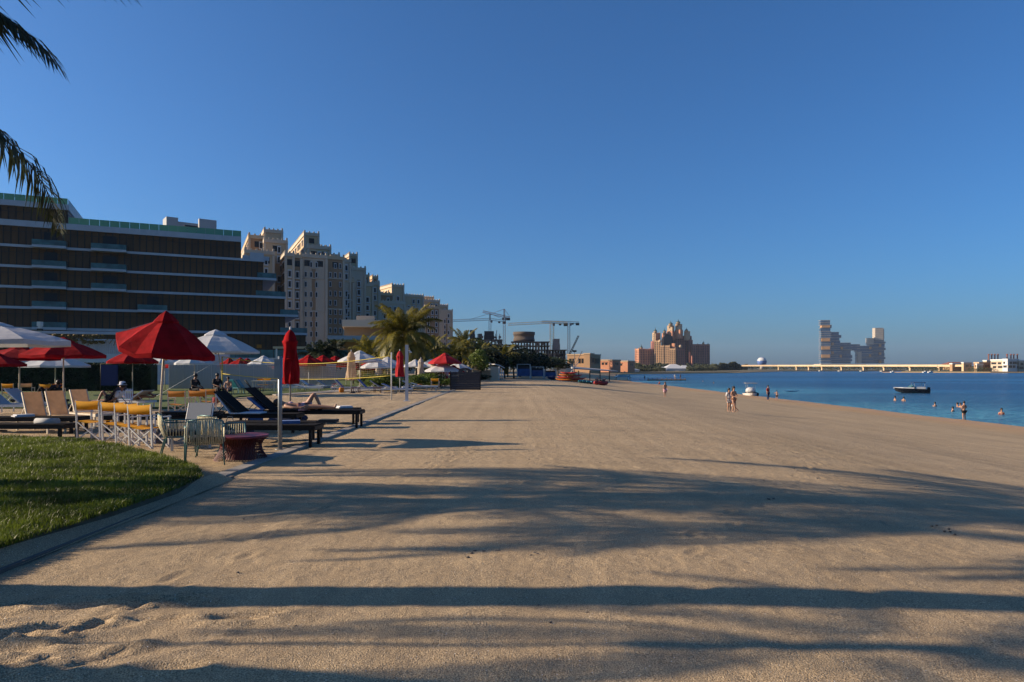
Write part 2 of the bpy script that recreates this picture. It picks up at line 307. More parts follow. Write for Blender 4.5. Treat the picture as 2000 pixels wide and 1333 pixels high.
for i in range(60):
    y0, y1 = 2.6+i*.12, 2.6+(i+1)*.12; b.add([(-4.24, y0, .105), (-3.98, y0, .012), (-3.98, y1, .012), (-4.24, y1, .105)], [(0,1,2,3)])
b.obj('bank_edge', M['sand'])
setm(bpy.data.objects['bank_edge'], kind='structure')
def in_poly(x, y, poly):
    ins = np.zeros(len(x), bool); j = len(poly)-1
    for i in range(len(poly)):
        xi, yi = poly[i]; xj, yj = poly[j]
        ins ^= ((yi > y) != (yj > y)) & (x < (xj-xi)*(y-yi)/(yj-yi+1e-12)+xi); j = i
    return ins
def blades(name, x, y, z, hmin, hmax, wd, m):
    n = len(x); a = rng.random(n)*2*np.pi; h = hmin+rng.random(n)*(hmax-hmin); h *= .7+.6*vnoise(x, y, .25, 77)
    lean = rng.random(n)*.9*h; la = rng.random(n)*2*np.pi
    wx, wy = np.cos(a)*wd, np.sin(a)*wd; tx, ty = np.cos(la)*lean, np.sin(la)*lean
    v = np.empty((n, 5, 3), np.float32)
    v[:,0] = np.stack([x-wx, y-wy, z], -1); v[:,1] = np.stack([x+wx, y+wy, z], -1)
    v[:,2] = np.stack([x+wx*.8+tx*.35, y+wy*.8+ty*.35, z+h*.6], -1); v[:,3] = np.stack([x-wx*.8+tx*.35, y-wy*.8+ty*.35, z+h*.6], -1)
    v[:,4] = np.stack([x+tx, y+ty, z+h], -1)
    me = bpy.data.meshes.new(name); me.vertices.add(n*5); me.vertices.foreach_set('co', v.reshape(-1))
    base = (np.arange(n)*5)[:, None]; idx = (base+np.array([[0,1,2,3,3,2,4]])).reshape(-1).astype(np.int32)
    ls = (np.arange(n)*7)[:, None]+np.array([[0,4]])
    me.loops.add(n*7); me.loops.foreach_set('vertex_index', idx); me.polygons.add(n*2); me.polygons.foreach_set('loop_start', ls.reshape(-1).astype(np.int32))
    me.update(calc_edges=True); me.materials.append(m); return setm(link(name, me), kind='stuff')
N = 520000; gx = -15+rng.random(N)*11; gy = 3.8+rng.random(N)*11.2
keep = in_poly(gx, gy, GRASS) & (gx > -.80*gy-.6); dens = np.clip(7.0/gy, .25, 1)**1.3; keep &= rng.random(N) < dens
gx, gy = gx[keep], gy[keep]
g = blades('turf', gx, gy, np.full(len(gx), .12), .035, .085, .0042, M['grass_blade']); setm(g, 'thick green turf covering the low bank in the left foreground', 'grass')
def lawn(name, poly, z=.06): return sheet(name, poly, -.3, z, M['lawn'])
lawn('lawn', [(-60, 27), (-13.2, 27), (-14.0, 33), (-15.2, 38), (-13.0, 47), (-12.5, 60), (-60, 60)])
lawn('garden_ground', [(-70, 60), (-9, 60), (-6.5, 75), (-4, 110), (-30, 140), (-120, 140)], .04)
b = MB(); b.box((-4.3, 35.0, .0), (.22, 50.6, .07)); b.obj('kerb', M['concrete']); setm(bpy.data.objects['kerb'], kind='structure')
b = MB()
for k in range(34): b.box((-4.3, 10.4+k*1.5, .037), (.24, .012, .012))
b.obj('kerb_joints', M['concrete_dark']); setm(bpy.data.objects['kerb_joints'], kind='structure')
b = MB(); b.prism([(-14, 40.5), (-5, 58), (-4.6, 62), (-4.6, 66), (-16, 43)], -.1, .05); b.obj('path', M['concrete']); setm(bpy.data.objects['path'], kind='structure')
b = MB(); b.add([(-3.99, 2.6, .018), (-3.93, 2.6, .018), (-4.08, 10, .018), (-4.14, 10, .018)], [(0,1,2,3)])
b.box((-4.02, 6.2, .005), (.05, 7.6, .05), R(1.1)); b.obj('edging_strip', M['concrete_dark']); setm(bpy.data.objects['edging_strip'], kind='structure')
b = MB()
for k in range(110):
    x, y = -3.5+rng.random()*10, 3.6+rng.random()**1.5*22; s = .004+rng.random()*.009; b.ball((x, y, gz(x, y)+.005), (s*1.5, s, s*.6), 5, 3)
for cx, cy in ((960,1090),(1040,1094),(1505,976),(1855,1032),(1835,1020),(915,1095)):
    X, Y = XY(cx, GD(cy, -.05))
    for k in range(3): b.ball((X+rng.normal()*.04, Y+rng.normal()*.05, gz(X, Y)+.012), (.02, .013, .01), 5, 3)
setm(b.obj('beach_litter', M['concrete_dark']), 'tiny dry bits of debris scattered over the open sand', 'debris', kind='stuff')

# ------------------------------------------------------------ buildings
def solve_len(C, d, k): return (k*C[1]-C[0])/(d[0]-k*d[1])
class Frame:      # a box building seen on its corner: right face along r, left face along l
    def __init__(s, xL, xC, xR, ytop, d, ang, zbot=0.0, depth=None):
        s.a = R(ang); s.C = XY(xC, d); s.r = (math.cos(s.a), math.sin(s.a)); s.l = (-math.sin(s.a), math.cos(s.a))
        s.lr = solve_len(s.C, s.r, (xR-1000)/F); s.ll = solve_len(s.C, s.l, (xL-1000)/F) if xL < xC-.5 else (depth or s.lr*.6)
        if depth: s.ll = max(depth, s.ll) if xL >= xC-.5 else s.ll
        s.zt = EYE+(HY-ytop)/F*d; s.zb = zbot; s.d = d
    def pt(s, u, v, z): return (s.C[0]+s.r[0]*u+s.l[0]*v, s.C[1]+s.r[1]*u+s.l[1]*v, z)
    def bx(s, mb, u0, u1, v0, v1, z0, z1):
        vs = [s.pt(u, v, z) for z in (z0, z1) for u, v in ((u0,v0),(u1,v0),(u1,v1),(u0,v1))]
        return mb.add(vs, ((0,3,2,1),(4,5,6,7),(0,1,5,4),(1,2,6,5),(2,3,7,6),(3,0,4,7)))
    def body(s, mb): return s.bx(mb, 0, s.lr, 0, s.ll, s.zb, s.zt)

# --- dark brown hotel with white floor bands
HA = R(24.7); hu = (math.cos(HA), math.sin(HA)); hv = (-math.sin(HA), math.cos(HA)); HO = (-89.0, 118.5)
def HT(px): k = (px-1000)/F; return (k*HO[1]-HO[0])/(hu[0]-k*hu[1])
hotel = thing('hotel', 'long dark brown hotel with white floor bands and green glass roof rail at left', 'hotel', (HO[0], HO[1], 0), HA)
def hb(mb, u0, u1, v0, v1, z0, z1): return mb.box(((u0+u1)/2, (v0+v1)/2, (z0+z1)/2), (u1-u0, v1-v0, z1-z0))
ZB = [26.55, 22.9, 19.3, 15.7, 12.1, 8.45]; UL = -26
ends = {22.9: HT(471), 19.3: HT(514), 15.7: HT(513), 12.1: HT(556), 8.45: HT(557), 0: HT(597)}
b = MB(); u133, u471 = HT(133), HT(471)
zs = [26.6, 22.9, 19.3, 15.7, 12.1, 8.45, 0]
for i in range(6): hb(b, UL, ends[zs[i+1]], 0, 26, zs[i+1], zs[i]-.004)
hb(b, UL, u133, 0, 24, 26.6, 30.2)
b.obj('wall', M['dark'], hotel)
slab_end = [u471, HT(517), HT(540), HT(558), HT(582), HT(600)]
for z, e in zip(ZB, slab_end):
    b = MB(); hb(b, UL, e, -.45, 26.2, z-.05, z+(.40 if z < 26 else 1.0)); b.obj('floor_band', M['band_white'], hotel)
b = MB(); hb(b, UL, u133+.1, -.45, 24.2, 30.0, 30.95); b.obj('floor_band', M['band_white'], hotel)
def rail(u0, u1, v, z, h=1.05, parent=None, m='glass_green'):
    n = max(1, int(round(abs(u1-u0)/1.6))); nb = MB()
    for k in range(n):
        hb(nb, u0+(u1-u0)*k/n+.02, u0+(u1-u0)*(k+1)/n-.02, v-.012, v+.012, z, z+h)
    return nb.obj('glass_rail', M[m], parent)
rail(UL, u133, -.3, 30.95, 1.1, hotel); rail(u133+.1, u471, -.3, 27.55, 1.15, hotel)
b = MB(); b.beam((u133+.1, -.3, 31), (u133+.1, 24, 31), .05, 1.8); b.obj('side_screen', M['glass_aqua'], hotel)
# facade panels: each storey is a row of tall panels
pm = MB(); pm.box((0, 0, 0), (1.03, .09, 1.0)); pme = pm.mesh('panel', M['brown_panel']); pme2 = pm.mesh('panel', M['brown_panel_dark'])
rows = [(26.6, 30.0, u133)]+[(zs[i+1]+.42, zs[i]-.07, ends[zs[i+1]]) for i in range(6)]
cnt = 0; rest = MB(); balc = []
for z0, z1, e in rows:
    if z0 < 1: z0 = 4.5
    hh = [(z0, z0+(z1-z0)*.72), (z0+(z1-z0)*.72+.04, z1)]
    k = 0; u = e-.55
    while u > UL:
        lo = u < -1 or z0 < 6
        if lo or cnt >= 296:
            rest.box((u, -.05, (z0+z1)/2), (.99, .09, z1-z0-.02))
        else:
            o = link('panel', pme2 if random.random() < .35 else pme, hotel, (u, -.075+.03*random.random(), (z0+z1)/2)); o.scale = (.89, 1, z1-z0-.02); cnt += 1
        u -= 1.1; k += 1
setm(rest.obj('far_panels', M['brown_panel'], hotel), kind='stuff')
b = MB()
for z0, z1, e in rows:
    zz = z0+(z1-z0)*.72
    if z0 > 6: b.box(((UL+e)/2, -.125, zz), (e-UL-.1, .04, .07))
b.obj('transom', M['dark'], hotel)
for (xa, xb, zl) in ((66,132,(22.9,19.3,15.7,12.1,8.45)), (180,248,(22.9,19.3,15.7)), (270,327,(12.1,))):
    for z in zl:
        ua, ub = HT(xa), HT(xb)
        b = MB(); hb(b, ua, ub, -1.7, -.46, z-.04, z+.40); bal = b.obj('balcony', M['band_white'], hotel)
        b = MB(); hb(b, ua, ub, -1.69, -1.66, z+.42, z+1.3); hb(b, ua, ua+.03, -1.65, -.1, z+.42, z+1.3); hb(b, ub-.03, ub, -1.65, -.1, z+.42, z+1.3); b.obj('glass_rail', M['glass_aqua'], bal)
        b = MB(); hb(b, (ua*.7+ub*.3), (ua*.3+ub*.7), -.16, -.10, z+.45, z+2.9); hb(b, ua*.68+ub*.32, ua*.32+ub*.68, -.2, -.17, z+2.9, z+3.0); b.obj('door', M['glass_dark'], bal)
        b = MB(); b.box((ua*.35+ub*.65, -1.2, z+.8), (1.3, .6, .5)); b.obj('sofa', M['grey_wall'], bal); b = MB(); b.box((ua*.8+ub*.2, -1.1, z+.75), (.6, .6, .5)); b.obj('armchair', M['grey_wall'], bal)
for z, wu, e in ((22.9, ends[19.3], slab_end[1]), (19.3, ends[15.7], slab_end[2]), (15.7, ends[12.1]-4.5, slab_end[3]), (12.1, ends[8.45], slab_end[4]), (8.45, ends[8.45], slab_end[5])):
    if z == 22.9: continue
    b = MB(); hb(b, wu-1, e-.05, -.40, -.37, z+.41, z+1.4); hb(b, e-.08, e-.05, -.36, 6, z+.41, z+1.4); b.obj('glass_rail', M['glass_aqua'], hotel)
b = MB(); b.box((slab_end[1]-1.5, -.3, 23.9), (2.6, .2, 1.4)); b.box((HT(500), .2, 23.6), (5, .3, .8)); b.obj('terrace_wall', M['band_white'], hotel)
# sign glow-free letters, a small ochre mark at the foot
b = MB(); b.box((HT(506), -.16, 6.0), (.9, .06, .7)); b.obj('ochre_plaque', M['orange_cloth'], hotel)
# --- roof plant block behind the hotel
blk = thing('plant_building', 'pale grey boxy building with a louvred middle, rising behind the hotel roof', 'building', (*XY(318, 175), 0))
def abs_mb_obj(mb, name, m, parent):     # build in world coordinates, parent keeps its place
    lx, ly, lz = parent.location; c, s_ = math.cos(-parent.rotation_euler.z), math.sin(-parent.rotation_euler.z)
    mb.v = [((x-lx)*c-(y-ly)*s_, (x-lx)*s_+(y-ly)*c, z-lz) for x, y, z in mb.v]; return mb.obj(name, m, parent)
def frame_obj(fr, name, m, parent):
    b = MB(); fr.body(b); return abs_mb_obj(b, name, m, parent)
frame_obj(Frame(318, 325, 348, 423, 175, 37), 'tower', M['grey_wall'], blk); frame_obj(Frame(346, 348, 392, 433, 177, 37, depth=8), 'link', M['grey_wall'], blk)
frame_obj(Frame(387, 389, 423, 427, 175, 37), 'tower', M['grey_wall'], blk)
fr = Frame(359, 360, 386, 436, 174.5, 37, zbot=34, depth=1)
for k in range(5):
    b = MB(); fr.bx(b, 0, fr.lr, -.2, .2, 35.2+k*.7, 35.5+k*.7); abs_mb_obj(b, 'louvre', M['dark'], blk)

# --- cream and brown apartment complex, stepped blocks receding along the shore
def D(x): return float(np.interp(x, [470, 550, 650, 720, 780, 883], [190, 200, 228, 260, 300, 385]))
wa = MB(); wa.box((0, 0, 0), (1.0, .16, 1.9)); wa.lathe([(.5, 0), (.5, .01)], 8, (0, 0, .9)) ; win_frame = MB()
for dx in (-.62, .62): win_frame.box((dx, -.08, 0), (.24, .28, 2.1))
win_frame.box((0, -.08, 1.15), (1.48, .30, .26)); win_frame.box((0, -.12, -1.13), (1.6, .36, .2))
pane = MB(); pane.box((0, -.04, 0), (1.0, .1, 2.04)); pane_me = pane.mesh('pane', M['glass_dark']); frame_me = win_frame.mesh('window', M['white_paint'])
WC = [0]
def windows_on(root, fr, face, floor_h, col_w, indiv, surround='white_paint', skip=(), z_off=1.7, zmin=3, ww=1.0, wh=1.7, u0=0, u1=None):
    L_ = (fr.lr if face == 'r' else fr.ll) if u1 is None else u1; col_w = col_w*.44; n = max(1, int((L_-u0-.6)/col_w)); sc_ = col_w/2.6; ww *= sc_ if col_w < 2.6 else 1; pad = (L_-u0-(n-1)*col_w)/2
    mp, ms = MB(), MB(); nz = int((fr.zt-fr.zb-1.2)/floor_h); gsk = set((i, j) for i in range(n) for j in range(nz) if (i*5+j*3) % 11 == 0 or (i % 5 == 3))
    for j in range(nz):
        z = fr.zt-z_off-1.0-j*floor_h
        if z < zmin: break
        for i in range(n):
            if (i, j) in gsk: continue
            u = u0+pad+i*col_w
            if indiv and WC[0] < 220 and face == 'r':
                WC[0] += 1; p = fr.pt(u, 0, z); a = root.rotation_euler.z; lx, ly, _ = root.location
                x, y = (p[0]-lx), (p[1]-ly); o = link('window', frame_me, root, (x, y, z), (0, 0, fr.a)); o.scale = (sc_*.85, 1, .72); link('pane', pane_me, o)
            else:
                dpt = .34
                if face == 'r':
                    fr.bx(mp, u-ww/2, u+ww/2, -.12, .1, z-wh/2, z+wh/2)
                    for q in (-1, 1): fr.bx(ms, u+q*(ww/2+.09)-.09, u+q*(ww/2+.09)+.09, -dpt, .1, z-wh/2, z+wh/2+.1)
                    fr.bx(ms, u-ww/2-.2, u+ww/2+.2, -dpt, .1, z+wh/2+.1, z+wh/2+.4); fr.bx(ms, u-ww/2-.22, u+ww/2+.22, -dpt-.1, .1, z-wh/2-.3, z-wh/2)
                else:
                    fr.bx(mp, -.12, .1, u-ww/2, u+ww/2, z-wh/2, z+wh/2); fr.bx(ms, -dpt, .1, u-ww/2-.3, u+ww/2+.3, z+wh/2, z+wh/2+.3)
    if mp.v: setm(abs_mb_obj(mp, 'window_panes', M['glass_dark'], root), kind='stuff')
    if ms.v: setm(abs_mb_obj(ms, 'window_surrounds', M[surround], root), kind='stuff')
def crenel(fr, mb, h=.8, wd=.5, sp=1.3, corners=True):
    fr.bx(mb, -.35, fr.lr+.35, -.35, .0, fr.zt-.6, fr.zt+.5); fr.bx(mb, -.35, .0, 0.01, fr.ll+.35, fr.zt-.6, fr.zt+.5); fr.bx(mb, fr.lr, fr.lr+.35, 0.01, fr.ll+.3, fr.zt-.6, fr.zt+.5)
    n = max(2, int(fr.lr/sp))
    for i in range(n+1): u = fr.lr*i/n; fr.bx(mb, u-wd/2, u+wd/2, -.3, .1, fr.zt+.5, fr.zt+.5+h*(.9 if corners and i in (0, n) else .55))
    n = max(2, int(fr.ll/sp))
    for i in range(1, n+1): u = fr.ll*i/n; fr.bx(mb, -.3, .1, u-wd/2, u+wd/2, fr.zt+.5, fr.zt+.5+h*.75)
B3 = [  # xL, xC, xR, ytop, extra distance, wall, windows col width, building
 (472, 487, 519, 462, 22, 'tan_wall', 4.5, 0), (486, 517, 551, 451, 30, 'cream_wall', 0, 0), (472, 479, 534, 491, 8, 'cream_wall', 4.2, 0), (552, 595, 622, 457, 26, 'cream_wall', 5.2, 0),
 (508, 517, 560, 470, 16, 'cream_wall', 4.5, 0),
 (535, 558, 573, 497, 0, 'cream_wall', 4.2, 0), (572, 573, 588, 500, -1, 'tan_wall', 4.6, 0), (587, 588, 637, 499, -2, 'pale_wall', 3.6, 0),
 (622, 624, 645, 484, 20, 'cream_wall', 0, 1), (636, 638, 671, 503, 0, 'tan_wall', 3.7, 1), (670, 683, 697, 498, 26, 'cream_wall', 6, 1),
 (671, 673, 690, 548, 2, 'tan_wall', 6, 1), (678, 688, 713, 525, 8, 'pale_wall', 6, 1), (640, 642, 662, 499, 12, 'cream_wall', 5, 1), (600, 602, 645, 482, 14, 'cream_wall', 4.6, 0), (655, 657, 684, 508, 8, 'pale_wall', 4.6, 1), (694, 696, 720, 538, 10, 'tan_wall', 4.6, 1), (712, 714, 740, 553, 12, 'cream_wall', 4.6, 1), (736, 738, 768, 574, 8, 'tan_wall', 4.6, 1), (705, 707, 728, 556, 4, 'cream_wall', 6, 1), (718, 728, 737, 542, 24, 'tan_wall', 5, 1), (727, 729, 742, 572, 6, 'pale_wall', 6, 1),
 (738, 766, 788, 558, 14, 'cream_wall', 7, 2), (740, 742, 790, 590, 0, 'pale_wall', 5, 2), (787, 789, 826, 577, 10, 'cream_wall', 5.5, 2), (788, 790, 828, 602, 0, 'pale_wall', 5, 2),
 (800, 822, 846, 581, 20, 'tan_wall', 6, 3), (825, 827, 858, 587, 8, 'cream_wall', 6, 3), (826, 830, 858, 600, 2, 'tan_wall', 5, 3), (855, 857, 874, 597, 4, 'cream_wall', 5, 3), (860, 861, 883, 607, 0, 'pale_wall', 5, 3)]
lab = ['tallest nearest block group of the cream and brown stepped apartments, behind the hotel end', 'brown and white apartment tower group just right of the tallest cream block',
       'mid height cream apartment group with a sunlit square tower behind the big palm', 'farthest and lowest cream apartment group, ending right before the tower cranes']
apts = [thing('apartment_building', lab[i], 'apartments', (*XY(x, D(x)), 0), 0, 'stepped cream apartment groups along the shore') for i, x in enumerate((590, 660, 770, 850))]
for xL, xC, xR, yt, ex, wl, cw, bi in B3:
    fr = Frame(xL, xC, xR, yt, D(xC)+ex, 25 if bi < 2 else 32, depth=14)
    frame_obj(fr, 'wall', M[wl], apts[bi]); b = MB(); crenel(fr, b); abs_mb_obj(b, 'parapet', M['pale_wall' if wl != 'tan_wall' else 'cream_wall'], apts[bi])
    if cw:
        windows_on(apts[bi], fr, 'r', 3.05, cw, wl == 'pale_wall' and bi == 0 or (xL == 636))
        if fr.ll > 5 and xL < xC-5: windows_on(apts[bi], fr, 'l', 3.35, 5, False)
    # vertical pilasters and string courses
    b = MB(); npil = max(1, int(fr.lr/(7.2)))
    for i in range(npil+1): u = fr.lr*i/npil; fr.bx(b, u-.35, u+.35, -.28, .05, 0, fr.zt-.7)
    for k in (2, 5, 9, 10):
        z = fr.zt-k*3.35-.35; 
        if z > 5: fr.bx(b, .36, fr.lr-.36, -.22, .05, z, z+.35)
    abs_mb_obj(b, 'pilasters', M['pale_wall'], apts[bi])
    if wl == 'pale_wall':    # brown recessed strips between white bays
        b = MB()
        for i in range(npil): u = fr.lr*(i+.5)/npil; fr.bx(b, u-.55, u+.55, -.10, .05, 3, fr.zt-4)
        abs_mb_obj(b, 'brown_strip', M['tan_wall'], apts[bi])
    if yt < 505 and cw:
        b = MB(); n = max(1, int(fr.lr/3.6))
        for i in range(n):
            u = fr.lr*(i+.5)/n; fr.bx(b, u-.9, u+.9, -.05, .03, fr.zt-3.2, fr.zt-1.4); 
        abs_mb_obj(b, 'top_arches', M['glass_dark'], apts[bi])
# --- low beige beach villas between apartments and palm
vil = thing('beach_villa', 'low beige villa with flat overhanging roofs beside the big palm', 'villa', (*XY(700, 112), 0))
for nm, a, m in (('wall', (672, 676, 760, 640, 112, 12, 0), 'tan_wall'), ('roof', (668, 673, 765, 634.5, 111.3, 12, 7.75), 'pale_wall'), ('wall', (696, 698, 730, 627, 114, 12, 8), 'pale_wall'),
                 ('wall', (662, 665, 752, 668, 108, 12, 0), 'tan_wall'), ('roof', (640, 650, 756, 664, 107, 12, 5.55), 'grey_wall')):
    frame_obj(Frame(*a, depth=8), nm, M[m], vil)
fr = Frame(676, 676, 760, 640, 112, 12, depth=6); 
for u in (2.2, 3.6, 5.6): 
    b = MB(); fr.bx(b, u-.5, u+.5, -.1, .1, 6.2, 7.5); o = abs_mb_obj(b, 'window', M['glass_dark'], vil)
fr = Frame(665, 665, 752, 668, 108, 12, depth=6)
for u in (1.3, 1.9): b = MB(); fr.bx(b, u-.22, u+.22, -.08, .1, 3.1, 4.1); abs_mb_obj(b, 'window', M['white_paint'], vil)
b = MB(); fr2 = Frame(696, 698, 730, 627, 114, 12, depth=4)
for i in range(7): fr2.bx(b, i*fr2.lr/6-.15, i*fr2.lr/6+.15, -.02, .3, fr2.zt, fr2.zt+.5)
abs_mb_obj(b, 'parapet', M['white_paint'], vil)
pool = thing('pool_terrace', 'raised pool terrace with turquoise glass rail behind the red parasols', 'terrace', (*XY(540, 95), 0))
frame_obj(Frame(330, 332, 680, 699, 92, 8, depth=9), 'base', M['band_white'], pool)
b = MB(); fr = Frame(332, 332, 680, 683, 91.9, 8, depth=9)
for k in range(14): fr.bx(b, fr.lr*k/14+.05, fr.lr*(k+1)/14-.05, .05, .1, fr.zt-1.1, fr.zt)
abs_mb_obj(b, 'glass_rail', M['glass_aqua'], pool)
frame_obj(Frame(533, 536, 618, 677.5, 90, 8, zbot=4.2, depth=6), 'canopy', M['cream_wall'], pool)
for x in (540, 575, 612): b = MB(); X, Y = XY(x, 92.5); b.box((X, Y, 3), (.18, .18, 2.6)); abs_mb_obj(b, 'post', M['white_paint'], pool)

# --- building site and cranes
def lattice(mb, a, b_, w, n, t):
    a, b_ = Vector(a), Vector(b_); d = (b_-a).normalized(); up = Vector((0,0,1)) if abs(d.z) < .9 else Vector((0,1,0)); x = d.cross(up).normalized()*w/2; y = x.normalized().cross(d)*w/2
    cs = [x+y, x-y, -x-y, -x+y]
    for c in cs: mb.beam(a+c, b_+c, t)
    for i in range(n):
        p, q = a+(b_-a)*i/n, a+(b_-a)*(i+1)/n
        for k in range(4): c0, c1 = cs[k], cs[(k+1) % 4]; mb.beam(p+c0, q+c1, t*.7)
def crane(px, ytop, ybase, d, jib_l, jib_r, m, label, apex=None, tie=True, mw=1.7):
    X, Y = XY(px, d); t = thing('tower_crane', label, 'crane', (X, Y, 0), 0, 'tower cranes over the building site'); k = d/F
    z = lambda yy: EYE+(HY-yy)*k; u = lambda xx: (xx-px)*k
    b = MB(); lattice(b, (0,0,0), (0,0,z(ytop)), mw, 20, .2); b.obj('mast', M[m], t)
    b = MB(); lattice(b, (u(jib_l[0]), 0, z(jib_l[1])), (0, 0, z(ytop)+.8), 1.5, 26, .15); b.obj('jib', M[m], t)
    b = MB(); lattice(b, (0, 0, z(ytop)+.8), (u(jib_r[0]), 0, z(jib_r[1])), 1.5, 8, .15); b.obj('counter_jib', M[m], t)
    b = MB(); s_ = 1 if jib_r[0] > px else -1; b.box((u(jib_r[0])-s_*1.2, 0, z(jib_r[1])-1.0), (2.6, 1.4, 1.8)); b.box((u(jib_r[0])-s_*5, 0, z(jib_r[1])-.8), (1.6, 1.3, 1.2)); b.obj('counterweight', M['dark'], t)
    b = MB(); b.box((1.2, -.8, z(ytop)-.9), (1.5, 1.5, 1.9)); b.obj('cab', M['crane_grey'], t)
    if apex:
        b = MB(); lattice(b, (0,0,z(ytop)), (0,0,z(apex)), .9, 6, .28)
        b.beam((0,0,z(apex)), (u(jib_l[0]*.55+px*.45), 0, z(jib_l[1]*.55+ytop*.45)+.8), .2); b.beam((0,0,z(apex)), (u(jib_r[0]), 0, z(jib_r[1])+.6), .2); b.obj('apex_and_ties', M[m], t)
    return t
crane(957, 626, 700, 520, (884, 627), (988, 628), 'crane_grey', 'grey tower crane with a long level arm, left of the site', apex=613)
crane(985, 621, 700, 505, (943, 609), (996, 621), 'crane_red', 'reddish tower crane with its arm tilted up left and a tall mast top', apex=604)
crane(1078, 632, 712, 470, (992, 634), (1108, 632), 'crane_yellow', 'thick orange tower crane mast rising through the right hand floors', mw=2.6)
crane(1111, 632, 700, 520, (1058, 629), (1131, 631), 'crane_grey', 'rightmost tower crane with dark counterweights', apex=None)
def site_floors(xL, xR, ytop, ybot, d, nf, m='slab', name='floor_slab', depth=16, cols=8, parent=None):
    x0, Y = XY(xL, d); x1, _ = XY(xR, d); zt = EYE+(HY-ytop)*d/F; zb = max(0, EYE+(HY-ybot)*d/F)
    for k in range(nf+1):
        z = zb+(zt-zb)*k/nf; b = MB(); b.box(((x0+x1)/2, Y+depth/2, z), (x1-x0+random.random()*2, depth, .5)); abs_mb_obj(b, name, M[m], parent)
    b = MB()
    for i in range(cols+1):
        for j in range(3): b.box((x0+.5+(x1-x0-1)*i/cols, Y+.6+j*(depth/2-.6), (zt+zb)/2), (.7, .7, zt-zb-.1))
    abs_mb_obj(b, 'columns', M[m], parent)
sA = thing('unfinished_building', 'left unfinished concrete frame with dark lift cores, under the grey crane', 'building site', (*XY(950, 480), 0), 0, 'concrete building frames under construction')
sB = thing('unfinished_building', 'right unfinished concrete frame with a wide drum on its roof', 'building site', (*XY(1045, 450), 0), 0, 'concrete building frames under construction')
site_floors(925, 981, 664, 700, 480, 4, parent=sA); site_floors(1000, 1072, 668, 716, 450, 6, parent=sB, cols=12); site_floors(1068, 1105, 684, 716, 455, 4, parent=sB, cols=6); site_floors(986, 1010, 674, 712, 452, 4, parent=sB, cols=3)
def core(xL, xR, yt, yb, d, m, parent, name='lift_core'):
    x0, Y = XY(xL, d); x1, _ = XY(xR, d); b = MB(); zt = EYE+(HY-yt)*d/F; zb = EYE+(HY-yb)*d/F
    n = max(1, int((zt-zb)/2.6))
    for k in range(n): b.box(((x0+x1)/2, Y+4, zb+(zt-zb)*(k+.5)/n), (x1-x0-(k % 2)*.5, 7-(k % 2)*.5, (zt-zb)/n-.02))
    abs_mb_obj(b, name, M[m], parent)
core(917, 927, 645, 690, 480, 'dark', sA); core(945, 965, 647, 664, 480, 'dark', sA); core(935, 941, 652, 690, 481, 'scaffold', sA); core(1080, 1094, 662, 684, 450, 'crane_grey', sB)
b = MB(); X, Y = XY(1023.5, 458); zt = EYE+(HY-649)*458/F; zb = EYE+(HY-667)*458/F
b.lathe([(7.2, zb), (7.2, zb+1.6), (6.9, zb+1.7), (6.9, zt-2.2), (7.3, zt-2.1), (7.3, zt)], 24, (X, Y, 0)); abs_mb_obj(b, 'roof_drum', M['slab'], sB)
b = MB()
for k in range(60):
    px = 1001+random.random()*100; zz = random.uniform(690, 712) if px > 1070 else random.uniform(672, 712); X, Y = XY(px, 449); z = EYE+(HY-zz)*449/F
    b.box((X, Y, z), (random.uniform(.4, 3), .5, random.uniform(.3, 2.4)))
for k in range(16): X, Y = XY(1003+k*6.2, 449.3); b.box((X, Y, 8), (.22, .22, 18 if k < 11 else 9))
abs_mb_obj(b, 'scaffolding', M['scaffold'], sB); 
b = MB()
for k in range(34): X, Y = XY(925+random.random()*56, 479); z = EYE+(HY-random.uniform(658, 698))*479/F; b.box((X, Y, z), (random.uniform(.3, 2), .5, random.uniform(.5, 2.6)))
for x in (922, 933, 934.5, 968, 970, 950, 976): X, Y = XY(x, 482); b.box((X, Y, 13), (.4, .4, 26 if x != 970 else 31))
abs_mb_obj(b, 'formwork', M['scaffold'], sA)
b = MB(); lattice(b, P(1109, 700, 440), P(1130, 656, 440), .8, 12, .28); X = b
mc = thing('mobile_crane', 'slanting dark lattice boom right of the unfinished floors', 'crane', (*XY(1109, 440), 0)); abs_mb_obj(b, 'boom', M['dark'], mc)
b = MB(); b.box((*XY(1107, 440), 1.2), (5, 2.6, 2.4)); b.box((*XY(1104, 440), 3), (2, 2.4, 1.6)); abs_mb_obj(b, 'cab', M['crane_grey'], mc)
lp = thing('flood_light_mast', 'dark floodlight mast right of the cranes', 'light mast', (*XY(1122, 300), 0)); b = MB(); b.tube([(0,0,-1), (0,0,9)], [.22, .14], 6); b.obj('mast', M['crane_grey'], lp)
b = MB(); b.box((0, 0, 9.2), (1.8, .4, .8)); b.obj('lamp_head', M['dark'], lp)

